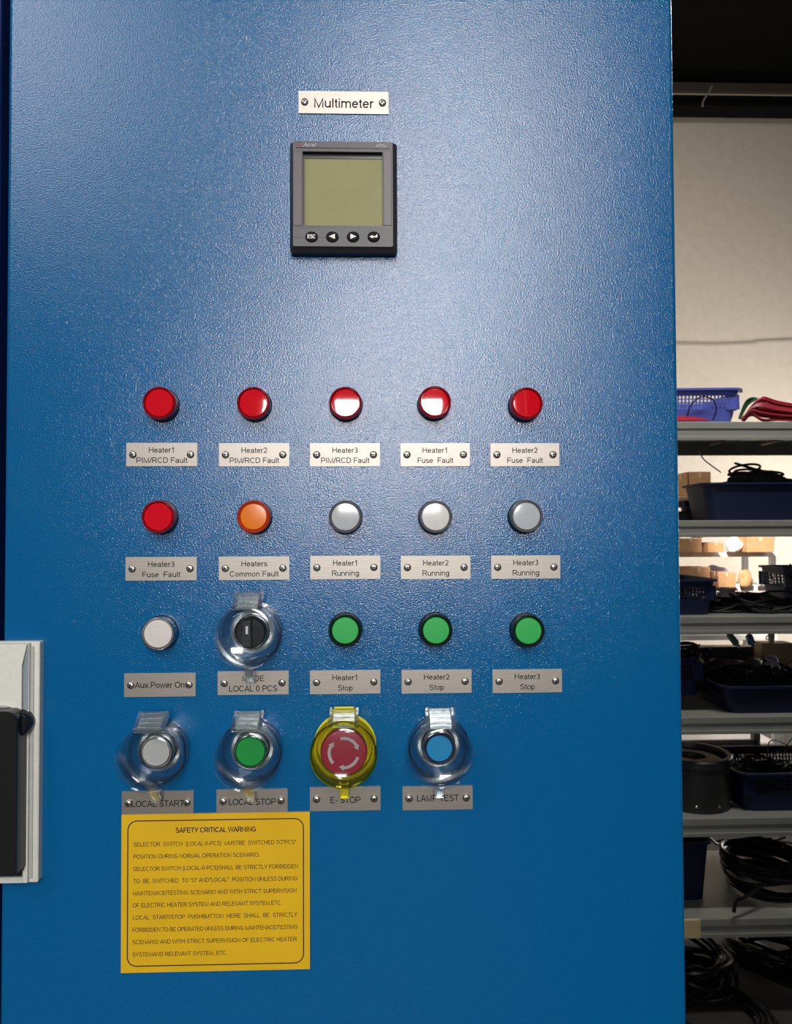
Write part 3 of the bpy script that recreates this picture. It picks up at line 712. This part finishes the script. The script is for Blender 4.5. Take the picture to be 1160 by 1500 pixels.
def basket(x, y, z, L, D, Hb, m, label, rot=0.0, group=None, holes=True, taper=0.90, name='plastic_basket', solid_front=False, tilt=0.0):
    t = thing(name, (x, y, z), label, 'basket', group, (0, tilt, rot))
    bm = bmesh.new(); th = 0.003
    zl, zh = (Hb*0.42, Hb*0.80) if holes else (Hb*0.5, Hb*0.5)
    def ring(zv, off=0.0):
        k = taper+(1-taper)*zv/Hb
        return [(a, b2, zv) for a, b2 in rrect(L*k-2*off, D*k-2*off, 0.035, 4)]
    add_loops(bm, [ring(0), ring(zl), ring(zl, th), ring(th, th)], True, True)
    add_loops(bm, [ring(zh), ring(Hb), ring(Hb, th), ring(zh, th), ring(zh)], False, False)
    make('shell', bm, m, t, smooth=True)
    if holes:
        bm = bmesh.new()
        for side in range(4):
            lx, ly = (L, D) if side % 2 == 0 else (D, L)
            n = int(lx*0.82/0.012)
            rm_ = Matrix.Rotation(side*PI/2, 4, 'Z')
            for k in range(n+1):
                u = -lx*0.41+lx*0.82*k/n
                kb = taper+(1-taper)*zl/Hb; kt = taper+(1-taper)*zh/Hb
                w_ = 0.0022
                p0 = [rm_ @ Vector(c) for c in ((u-w_, -ly/2*kb, zl-0.002), (u+w_, -ly/2*kb, zl-0.002), (u+w_, -ly/2*kt, zh+0.002), (u-w_, -ly/2*kt, zh+0.002))]
                q0 = [rm_ @ Vector(c) for c in ((u-w_, -ly/2*kb+th, zl-0.002), (u+w_, -ly/2*kb+th, zl-0.002), (u+w_, -ly/2*kt+th, zh+0.002), (u-w_, -ly/2*kt+th, zh+0.002))]
                add_loops(bm, [p0, q0])
            for k in range(1, 4):
                zv = zl+(zh-zl)*k/4; kk = taper+(1-taper)*zv/Hb
                box(bm, -lx*0.43, lx*0.43, -ly/2*kk+0.0003, -ly/2*kk+th-0.0003, zv-0.0018, zv+0.0018, rm_)
            # corner posts
            for s in (-1, 1):
                kk = taper+(1-taper)*0.6
                box(bm, s*lx*0.43-0.018, s*lx*0.43+0.018, -ly/2*kk, -ly/2*kk+th, zl-0.002, zh+0.002, rm_)
        make('lattice', bm, m, t, kind='stuff')
    bm = bmesh.new()
    o1 = rrect(L+0.022, D+0.022, 0.045, 4); i1 = rrect(L-0.006, D-0.006, 0.033, 4)
    add_loops(bm, [[(a, b2, Hb-0.007) for a, b2 in o1], [(a, b2, Hb) for a, b2 in o1], [(a, b2, Hb) for a, b2 in i1], [(a, b2, Hb-0.007) for a, b2 in i1], [(a, b2, Hb-0.007) for a, b2 in o1]], False, False)
    make('rim', bm, m, t, smooth=True)
    return t

def coil(name, c, r, turns, rr, m, label, cat='cable', jit=0.01, tiltx=0.0, tilty=0.0, group=None, flat=0.012, aspect=1.0, ends=None):
    bm = bmesh.new(); rnd = random.Random(int(abs(c[0]*1000)+abs(c[2]*777)+turns)); pts = []
    n = 26; R = Matrix.Rotation(tiltx, 3, 'X') @ Matrix.Rotation(tilty, 3, 'Y')
    ph = [rnd.uniform(0, 6.28) for _ in range(6)]
    ro = 0; zo = 0
    for k in range(turns*n):
        a = 2*PI*k/n
        if k % n == 0: ro2 = rnd.uniform(-jit, jit); zo2 = rnd.uniform(0, flat); 
        f = (k % n)/n
        rad = r + ro*(1-f)+ro2*f + 0.25*jit*math.sin(2.3*a+ph[0])
        z = zo*(1-f)+zo2*f + 0.2*flat*math.sin(1.7*a+ph[1])
        if k % n == n-1: ro, zo = ro2, zo2
        pts.append(Vector(c) + R @ Vector((rad*math.cos(a), rad*aspect*math.sin(a), z)))
    if ends: pts = pts + smooth_path([pts[-1]]+[Vector(e) for e in ends], 5)[1:]
    tube(bm, pts, rr, 6)
    return tag(make(name, bm, m, smooth=True), label, cat, group)

def wire(name, cp, r, m, label, per=6, cat='wire', group=None):
    bm = bmesh.new(); tube(bm, smooth_path(cp, per), r, 6)
    return tag(make(name, bm, m, smooth=True), label, cat, group)

def P(x, y, Y): return at(x, y, Y)
# --- topmost shelf
z = TOP[0]
xb0 = P(1091, 600, 1.79).x
basket(xb0-0.24, 1.93, z+0.001, 0.46, 0.30, 0.118, VIOLET, 'violet-blue perforated basket on the topmost shelf beside the red wires', rot=-0.06)
pts = [P(x, y, 1.755) for x, y in ((1006, 615), (1010, 598), (1020, 585), (1033, 581), (1046, 588), (1049, 602), (1044, 616))]
wire('black_wire', pts, 0.0022, BLACKW, 'thin black wire arched in front of the violet-blue basket on the topmost shelf')
wire('grey_wire', [P(x, y, 1.80) for x, y in ((1072, 577), (1076, 571), (1084, 570), (1087, 575))], 0.003, GREYW, 'short pale wire loop standing at the rim of the violet-blue basket')
bm = bmesh.new(); pts = [P(x, y, 1.748) for x, y in ((980, 609), (1000, 609.5), (1020, 611), (1042, 615), (1020, 616), (980, 616))]
vs = [(p.x, p.y, p.z) for p in pts]
add_loops(bm, [vs, [(x, y+0.02, z_) for x, y, z_ in vs]]); tag(make('folded_cloth', bm, PINKW), 'bright red folded strip at the foot of the violet-blue basket', 'cloth')
# red wire bundle: many strands from one tie
rnd = random.Random(3); bm = bmesh.new()
for k in range(70):
    f = rnd.random(); g = rnd.random()
    x0_, y0_p = 1090+3*g, 617-2*f
    pts = [P(1086+5*g, 612+5*f, 1.78+0.10*g), P(1100+4*g, 604-10*f+6*g, 1.77+0.14*g), P(1114+5*g, 614-34*f+4*g, 1.765+0.16*g), P(1140, 616-28*f, 1.765+0.16*g), P(1185, 618-22*f, 1.765+0.2*g)]
    for q in pts: q.z = max(q.z, z+0.004)
    tube(bm, smooth_path(pts, 4), 0.0028, 5)
tag(make('red_wire_bundle', bm, REDW, smooth=True), 'bundle of dark red wires heaped on the topmost shelf', 'wires', kind='stuff')
bm = bmesh.new()
for k in range(16):
    f = rnd.random(); g = rnd.random()
    pts = [P(1082+4*g, 614-2*f, 1.90), P(1092+6*g, 596-10*f, 1.90+0.05*g), P(1104+5*g, 588-6*f, 1.90), P(1112, 596, 1.90)]
    tube(bm, smooth_path(pts, 4), 0.0025, 5)
tag(make('green_wire_bundle', bm, GREENW, smooth=True), 'dark green wires between the violet-blue basket and the red bundle', 'wires', kind='stuff')
# straps taped under the top shelf
for (xa, ya, xb_, yb2, mm_, lb) in ((1040, 652, 1064, 645, GREYW, 'grey strip hanging under the topmost shelf lip at left'), (1115, 652, 1145, 644, mat('tan_strip', (0.55, 0.40, 0.30), 0.6), 'tan strip hanging under the topmost shelf lip at right')):
    wire('hanging_strip', [P(xa, ya, 1.76), P((xa+xb_)/2, (ya+yb2)/2+0.5, 1.75), P(xb_, yb2, 1.745)], 0.004, mm_, lb, cat='strip')

# --- second shelf
z = TOP[1]
basket(P(1033, 740, 1.76).x+0.27, 1.885, z+0.001, 0.50, 0.21, 0.128, NAVY, 'large navy basket at the front of the second shelf', rot=-0.05, holes=False)
t = thing('grey_tray', (P(1010, 750, 2.1).x, 2.115, z+0.001), 'low dark grey tray beside the large navy basket on the second shelf', 'tray')
bm = bmesh.new(); prism(bm, rrect(0.14, 0.12, 0.01, 3), 0, 0.034, 0.002); make('body', bm, POT, t)
bm = bmesh.new(); prism(bm, rrect(0.146, 0.126, 0.012, 3), 0.0345, 0.0385, 0.001); make('lid', bm, POT, t)
basket(P(1022, 740, 2.1).x, 2.115, z+0.041, 0.11, 0.10, 0.040, NAVY, 'small dark basket standing on the grey tray on the second shelf')
def heap(name, c, sx, sy, sz, n, r, m, label, seed, lmin=0.05, cat='cables'):
    """a tangle of loops lying in a mound"""
    rn = random.Random(seed); bm = bmesh.new()
    bmesh.ops.create_icosphere(bm, subdivisions=3, radius=1.0)
    for v in bm.verts:     # matted core of the tangle
        q = v.co.copy(); w_ = 1+0.10*math.sin(9*q.x+seed)*math.cos(7*q.y)
        v.co = Vector((c[0]+q.x*sx*0.92*w_, c[1]+q.y*sy*0.85*w_, c[2]+max(q.z, 0.0)*sz*0.80*w_+0.0005))
    for k in range(n):
        u, v = rn.uniform(-1, 1), rn.uniform(-1, 1); 
        lim = max(0.05, 1-u*u); cz_ = sz*lim*rn.uniform(0.1, 0.95)
        cx_, cy_ = c[0]+u*sx*0.85, c[1]+v*sy*0.6
        rad = rn.uniform(0.5, 1.0)*min(sx, sy)*0.62; tx, ty = rn.uniform(-0.35, 0.35), rn.uniform(-0.35, 0.35)
        RR = Matrix.Rotation(tx, 3, 'X') @ Matrix.Rotation(ty, 3, 'Y'); pts = []
        for j in range(18):
            a = 2*PI*j/16+rn.uniform(-.05, .05)
            q = Vector((cx_, cy_, c[2]+cz_)) + RR @ Vector((rad*1.2*math.cos(a), rad*math.sin(a), 0))
            q.z = max(q.z, c[2]+r); q.z = min(q.z, c[2]+sz*1.1)
            pts.append(q)
        tube(bm, pts, r, 5)
    return tag(make(name, bm, DULLW if m is BLACKW else m, smooth=True), label, cat, kind='stuff')
DULLW = mat('dull_black_cable', (0.010, 0.010, 0.010), 0.62, spec=0.25)
heap('cable_heap', (P(1088, 705, 1.93).x+0.035, 1.885, z+0.055), 0.165, 0.08, 0.150, 70, 0.0042, BLACKW, 'heap of black cables in the large navy basket on the second shelf', 1)
heap('cable_heap', (P(1170, 712, 1.93).x, 1.885, z+0.085), 0.05, 0.09, 0.055, 24, 0.0042, BLACKW, 'lower black cables at the right end of the large navy basket', 2)
wire('grey_wire', [P(x, y, 1.90) for x, y in ((1024, 660), (1030, 672), (1042, 682), (1056, 692))], 0.0024, GREYW, 'grey wire hanging from the topmost shelf down to the black cables')
wire('grey_wire', [P(x, y, 1.90) for x, y in ((1076, 693), (1084, 688), (1096, 688), (1101, 694))], 0.0018, GREYW, 'thin grey wire loop on top of the black cable heap')
wire('grey_wire', [P(x, y, 1.88) for x, y in ((1110, 698), (1118, 696), (1128, 700), (1132, 707))], 0.0018, GREYW, 'thin grey wire arc right of the black cable heap')
# --- third shelf
z = TOP[2]
basket(P(1048, 870, 1.80).x-0.16, 1.92, z+0.001, 0.31, 0.30, 0.118, NAVY, 'navy perforated basket at the left end of the third shelf')
heap('cable_heap', (P(1100, 890, 1.92).x, 1.92, z+0.001), 0.17, 0.12, 0.055, 55, 0.0045, BLACKW, 'low heap of black cables lying on the third shelf', 4)
heap('wire_scrap', (P(1066, 880, 1.90).x, 1.90, z+0.05), 0.04, 0.04, 0.028, 14, 0.0022, mat('pale_wire', (0.30, 0.28, 0.25), 0.5), 'pale tangled wire scraps against the black heap on the third shelf', 5, cat='wires')
basket(P(1150, 865, 2.08).x+0.09, 2.10, z+0.02, 0.26, 0.2, 0.125, mat('slate_basket_plastic', (0.05, 0.06, 0.11), 0.5), 'slate grey basket at the right end of the third shelf')
wire('black_wire', [P(x, y, 2.0) for x, y in ((1158, 826), (1154, 834), (1157, 845), (1165, 850))], 0.003, BLACKW, 'black wire curling above the slate grey basket')
# --- fourth shelf
z = TOP[3]
basket(P(1050, 1030, 1.78).x+0.27, 1.90, z+0.001, 0.50, 0.28, 0.092, NAVY, 'wide dark navy basket on the fourth shelf', holes=False)
basket(P(1020, 1000, 1.9).x-0.12, 1.98, z+0.035, 0.25, 0.30, 0.135, NAVY, 'tilted navy basket at the left end of the fourth shelf', tilt=-0.12)
p1, p2 = P(985, 948, 2.17), P(1109, 1000, 2.17); t = thing('dark_crate', ((p1.x+p2.x)/2, 2.186, z+0.001), 'dark grey crate at the back of the fourth shelf behind the bottles', 'crate')
bm = bmesh.new(); prism(bm, rrect(p2.x-p1.x, 0.05, 0.004, 2), 0, p1.z-z-0.012, 0); make('body', bm, POT, t)
bm = bmesh.new(); prism(bm, rrect(p2.x-p1.x+0.008, 0.056, 0.005, 2), p1.z-z-0.012, p1.z-z, 0.002); make('rim', bm, GREYP2, t)
pc = P(1076, 968, 1.90)
coil('cable_coil', (pc.x, 1.90, pc.z-0.012), 0.078, 9, 0.0045, mat('brown_black_cable', (0.05, 0.025, 0.02), 0.3), 'oval coil of brown-black cable lying on the fourth shelf', jit=0.006, aspect=1.15, tiltx=-0.15, flat=0.016)
heap('cable_heap', (P(1100, 1000, 1.90).x+0.04, 1.90, z+0.045), 0.22, 0.10, 0.085, 70, 0.0045, BLACKW, 'black cables filling the wide navy basket on the fourth shelf', 6)
heap('cable_heap', (P(1012, 970, 1.95).x-0.03, 1.98, z+0.11), 0.10, 0.10, 0.09, 36, 0.004, BLACKW, 'black cables in the tilted navy basket on the fourth shelf', 9)
def bottle(p0, p1, r, m, label, cap=None, name='plastic_bottle'):
    p0, p1 = Vector(p0), Vector(p1); d = p1-p0; L = d.length
    t = thing(name, p0, label, 'bottle'); t.rotation_euler = d.to_track_quat('Z', 'Y').to_euler()
    bm = bmesh.new(); lathe(bm, [(0, 0), (r*0.9, 0), (r, r*0.15), (r, L*0.66), (r*0.55, L*0.80), (r*0.4, L*0.86), (0, L*0.86)], 20); make('body', bm, m, t, smooth=True)
    bm = bmesh.new(); lathe(bm, [(0, L*0.85), (r*0.46, L*0.85), (r*0.46, L), (0, L)], 16); make('cap', bm, cap or PAPER, t, smooth=True)
bottle(P(1068, 930, 2.10), P(1083, 948, 2.04), 0.013, TEAL, 'small teal bottle lying behind the cable coil on the fourth shelf')
bottle(P(1097, 932, 2.10), P(1103, 946, 2.06), 0.014, BLUEB, 'small blue bottle lying right of the teal bottle', cap=BLUEB)
t = thing('plastic_tub', (P(1143, 965, 2.07).x, 2.115, z+0.001), 'beige plastic tub at the back of the fourth shelf', 'tub')
bm = bmesh.new(); tz = P(1140, 946, 2.03).z-z; prism(bm, rrect(0.125, 0.075, 0.012, 4), 0, tz, 0.004); make('body', bm, BEIGE, t, bevel=0.002)
t = thing('white_cup', (P(1132, 945, 2.09).x, 2.10, z+tz+0.001), 'small white cup standing on the beige tub', 'cup')
bm = bmesh.new(); lathe(bm, [(0, 0), (0.010, 0), (0.012, 0.034), (0.0105, 0.034), (0.009, 0.002), (0, 0.002)], 24); make('body', bm, PAPER, t, smooth=True)
bm = bmesh.new(); tube(bm, [(-0.011, 0, 0.026), (-0.019, 0, 0.024), (-0.020, 0, 0.014), (-0.010, 0, 0.010)], 0.0025); make('handle', bm, PAPER, t, smooth=True)
bm = bmesh.new(); lathe(bm, [(0, 0), (0.02, 0), (0.022, 0.05), (0.015, 0.06), (0, 0.062)], 24)
o = make('jar', bm, LILAC, smooth=True); p = P(1130, 983, 2.0); o.location = (p.x, 2.0, p.z-0.004); tag(o, 'lilac jar in front of the beige tub', 'jar')
wire('violet_wire', [P(x, y, 1.86) for x, y in ((1105, 980), (1112, 968), (1124, 963), (1138, 970), (1142, 980), (1150, 975), (1160, 968))], 0.0018, mat('purple_wire', (0.12, 0.05, 0.10), 0.4), 'thin purple wire looping over the lilac jar')
# --- fifth shelf
z = TOP[4]
p = P(1062, 1150, 1.92); t = thing('steel_pot', (p.x-0.132, 1.885, z+0.001), 'dark grey open cylindrical pot with screws round its foot on the fifth shelf', 'pot')
ph_ = P(1000, 1099, 1.90).z - z
bm = bmesh.new(); lathe(bm, [(0, 0), (0.124, 0), (0.124, ph_-0.03), (0.130, ph_-0.026), (0.130, ph_-0.004), (0.126, ph_), (0.112, ph_), (0.110, ph_-0.012), (0.108, ph_-0.03), (0.0, ph_-0.03)], 64); make('body', bm, POT, t, smooth=True)
for k in range(10):
    a = 2*PI*k/10-1.25; bm = bmesh.new(); lathe(bm, [(0, 0), (0.005, 0), (0.005, 0.003), (0.003, 0.005), (0, 0.005)], 12)
    s = make('screw', bm, CHROME, t, smooth=True); s.location = (0.1235*math.cos(a), 0.1235*math.sin(a), 0.022); s.rotation_euler = (0, PI/2, a)
bm = bmesh.new(); lathe(bm, [(0.045, ph_-0.029), (0.095, ph_-0.029), (0.095, ph_-0.014), (0.045, ph_-0.014)], 48, close=True); make('inner_ring', bm, mat('grey_ring', (0.10, 0.10, 0.10), 0.3, metal=0.6), t, smooth=True)
basket(P(1060, 1170, 1.78).x+0.275, 1.92, z+0.001, 0.44, 0.30, 0.130, NAVY, 'navy basket with a pale rim beside the dark pot on the fifth shelf')
heap('cable_heap', (P(1110, 1140, 1.92).x+0.02, 1.92, z+0.05), 0.16, 0.10, 0.085, 46, 0.004, BLACKW, 'black cables and fittings in the navy basket beside the dark pot', 11)
bottle(P(1090, 1140, 1.86), P(1104, 1128, 1.90), 0.018, mat('grey_green_plastic', (0.06, 0.07, 0.06), 0.4), 'grey fitting lying in the basket beside the dark pot', cap=POT, name='pipe_fitting')
for i, cp in enumerate((((1124, 1118), (1125, 1092), (1132, 1084), (1150, 1090), (1170, 1100)), ((1128, 1114), (1138, 1102), (1152, 1095), (1175, 1096)), ((1146, 1108), (1152, 1092), (1162, 1080)), ((1150, 1104), (1153, 1098), (1160, 1096), (1172, 1102)))):
    wire('olive_wire', [P(x, y, 1.93+0.01*i) for x, y in cp], 0.0018, mat('olive_wire', (0.10, 0.07, 0.025), 0.4), ['tallest thin olive wire loop springing out of the basket beside the dark pot', 'flat olive wire curving right over the basket beside the dark pot', 'steep olive wire pointing up at the right edge over the fifth shelf', 'short olive wire at the foot of the steep one over the fifth shelf'][i], group='olive wires over the fifth shelf')
# --- lowest shelf
z = TOP[5]
basket(P(1040, 1290, 1.9).x-0.17, 1.97, z+0.001, 0.30, 0.26, 0.20, NAVY, 'deep navy basket at the left end of the lowest shelf', holes=False)
c_ = P(1112, 1275, 1.88)
coil('cable_coil', (c_.x+0.02, 1.90, z+0.075), 0.125, 14, 0.0065, BLACKW, 'thick black cable coil piled on the lowest shelf', jit=0.016, flat=0.06, ends=[P(1095, 1312, 1.74), P(1082, 1318, 1.722), P(1076, 1328, 1.716), P(1075, 1336, 1.714)], aspect=0.95)
coil('cable_coil', (c_.x+0.07, 1.93, z+0.012), 0.14, 9, 0.0065, BLACKW, 'wider black cable coil lying under the piled coil on the lowest shelf', jit=0.014, flat=0.04, aspect=0.9)
for i, cp in enumerate((((1040, 1228), (1055, 1238), (1075, 1232), (1100, 1236), (1130, 1228)), ((1060, 1245), (1085, 1228), (1110, 1240), (1150, 1226)), ((1100, 1245), (1125, 1232), (1165, 1236)), ((1045, 1234), (1070, 1230), (1085, 1244), (1120, 1246), (1160, 1242)))):
    wire('black_wire', [P(x, y, 2.16+0.012*i) for x, y in cp], 0.004, BLACKW, ['black wire sagging from the left behind the coils on the lowest shelf', 'zigzag black wire behind the coils on the lowest shelf', 'short black wire at the right behind the coils on the lowest shelf', 'long low black wire just above the piled coil on the lowest shelf'][i], group='wires behind the lowest coils')
bm = bmesh.new(); a = P(1004, 1347, 1.72); b_ = P(1026, 1374, 1.72); box(bm, a.x-0.04, b_.x, 1.716, 1.7275, b_.z, a.z)
tag(make('pale_yellow_tag', bm, YTAPE, bevel=0.002), 'pale yellow tag on the lip of the lowest shelf beside the cabinet', 'tag')
# --- floor
for i, (x, y, Y, r, n) in enumerate(((1005, 1440, 1.95, 0.13, 10), (1130, 1430, 2.02, 0.14, 12), (1050, 1490, 1.74, 0.14, 7))):
    p = P(x, y, Y)
    coil('cable_coil', (p.x, Y, 0.012+0.0*i), r, n, 0.008, BLACKW, ['black corrugated cable coil on the floor at the left under the rack', 'black cable coil on the floor at the right under the rack', 'foremost black cable coil on the floor under the rack'][i], jit=0.03, flat=0.12 if i < 2 else 0.03)

# ------------------------------------------------------------------ white shelf and boxes far behind
YW = 4.20
ws = thing('white_rack', (1.9, YW+0.2, 0), 'white steel rack with cardboard boxes far behind the grey rack', 'shelf')
xr_ = P(1137, 830, YW).x; xl_ = 0.9
for y in (728, 808, 858, 930, 1010, 1090):
    zz_ = P(1070, y, YW).z; bm = bmesh.new(); box(bm, xl_-1.9, xr_-1.9, -0.2, 0.2, zz_-0.035, zz_); make('shelf_board', bm, FSHELF, ws, bevel=0.002)
for x in (xl_, xr_-0.035):
    for dy in (-0.2, 0.165):
        bm = bmesh.new(); box(bm, x-1.9, x+0.035-1.9, dy-0.001, dy+0.036, 0, P(1070, 690 if x < 1.5 else 722, YW).z); make('upright', bm, FSHELF, ws, bevel=0.002)
FS = {y: P(1070, y, YW).z for y in (728, 808, 858)}
def carton(x0, x1, y0, shelf, Y, m, label, dep=0.16, flap=0.0, name='cardboard_box', rot=0.0):
    a = P(x0, y0, Y); b2 = P(x1, y0, Y); zb_ = FS[shelf]+0.001; h_ = max(0.02, a.z-zb_); w_ = b2.x-a.x
    t = thing(name, ((a.x+b2.x)/2, Y+dep/2, zb_), label, 'box', rot=(0, 0, rot))
    bm = bmesh.new(); box(bm, -w_/2, w_/2, -dep/2, dep/2, 0, h_); make('body', bm, m, t, bevel=0.002)
    bm = bmesh.new(); box(bm, -w_*0.06, w_*0.06, -dep/2-0.001, dep/2+0.001, h_*0.75, h_+0.001); make('tape', bm, mat('pale_tape', (0.55, 0.40, 0.25), 0.4), t)
    if flap:
        for s in (-1, 1):
            bm = bmesh.new(); box(bm, 0, s*w_*0.45, -dep/2, dep/2, 0, 0.004)
            f_ = make('flap', bm, m, t); f_.location = (s*w_/2, 0, h_+0.002); f_.rotation_euler = (0, -s*flap, 0)
    return h_
carton(1009, 1041, 691, 728, 4.05, CARD, 'cardboard box topmost on the far white rack')
carton(986, 1007, 694, 728, 4.05, CARD, 'open cardboard box beside the cabinet edge, topmost on the far white rack')
carton(995, 1028, 789, 808, 4.02, CARD, 'flat brown box on the middle board of the far rack, next to the cabinet', flap=0.5)
carton(1037, 1060, 795, 808, 4.02, CARD, 'low brown box on the middle board of the far rack, right of the flat box')
carton(1094, 1134, 787, 808, 4.02, CARD, 'sunlit box at the right end of the middle board of the far rack')
carton(1008, 1040, 831, 858, 4.02, CARD, 'sturdy brown box with a dark end, left on the lower board of the far rack')
carton(1042, 1051, 837, 858, 4.02, CARDD, 'narrow dark brown box right of the sturdy box on the far rack')
carton(1051, 1078, 839, 858, 4.06, CARD, 'tan box in the centre of the lower board of the far rack')
# crumpled things on the far rack
def crumple(name, c, s, m, label, seed, cat='bag'):
    bm = bmesh.new(); bmesh.ops.create_icosphere(bm, subdivisions=3, radius=1.0); rn = random.Random(seed)
    off = [Vector((rn.uniform(-1, 1), rn.uniform(-1, 1), rn.uniform(-1, 1))).normalized() for _ in range(14)]
    for v in bm.verts:
        k = 1+0.18*sum(math.copysign(abs(v.co.dot(o_))**6, 1) for o_ in off[:7])-0.16*sum(abs(v.co.dot(o_))**8 for o_ in off[7:])
        v.co = Vector((v.co.x*k*s[0], v.co.y*k*s[1], max(v.co.z*k, -0.8)*s[2]))
    o_ = make(name, bm, m); o_.location = c; return tag(o_, label, cat)
p = P(1048, 831, 4.35); crumple('plastic_bag', (p.x, 4.36, FS[858]+0.065), (0.07, 0.04, 0.06), LILAC, 'crumpled lilac plastic bag behind the boxes on the far rack', 3)
p = P(1096, 838, 4.12); crumple('crumpled_paper', (p.x, 4.16, FS[858]+0.045), (0.05, 0.04, 0.06), CARD, 'crumpled brown paper at the right of the far rack lower board', 5, 'paper')
p = P(1119, 850, 4.12); crumple('plastic_bag', (p.x, 4.12, FS[858]+0.025), (0.035, 0.04, 0.03), PAPER, 'white crumpled bag in the sun at the right end of the far rack', 8)
p = P(1077, 798, 4.1); crumple('plastic_bag', (p.x, 4.12, FS[808]+0.045), (0.045, 0.05, 0.05), PAPER, 'white bag in the sun on the middle board of the far rack', 9)
# daylight falling on the end of the far rack
sp = bpy.data.lights.new('sunbeam', 'SPOT'); sp.energy = 2600; sp.spot_size = math.radians(10); sp.spot_blend = 0.9; sp.shadow_soft_size = 0.05; sp.color = (1, 0.93, 0.82)
so = bpy.data.objects.new('sunbeam', sp); C.objects.link(so); so.location = (0.6, 1.2, 3.9)
so.rotation_euler = (P(1108, 832, 4.05)-so.location).to_track_quat('-Z', 'Y').to_euler()
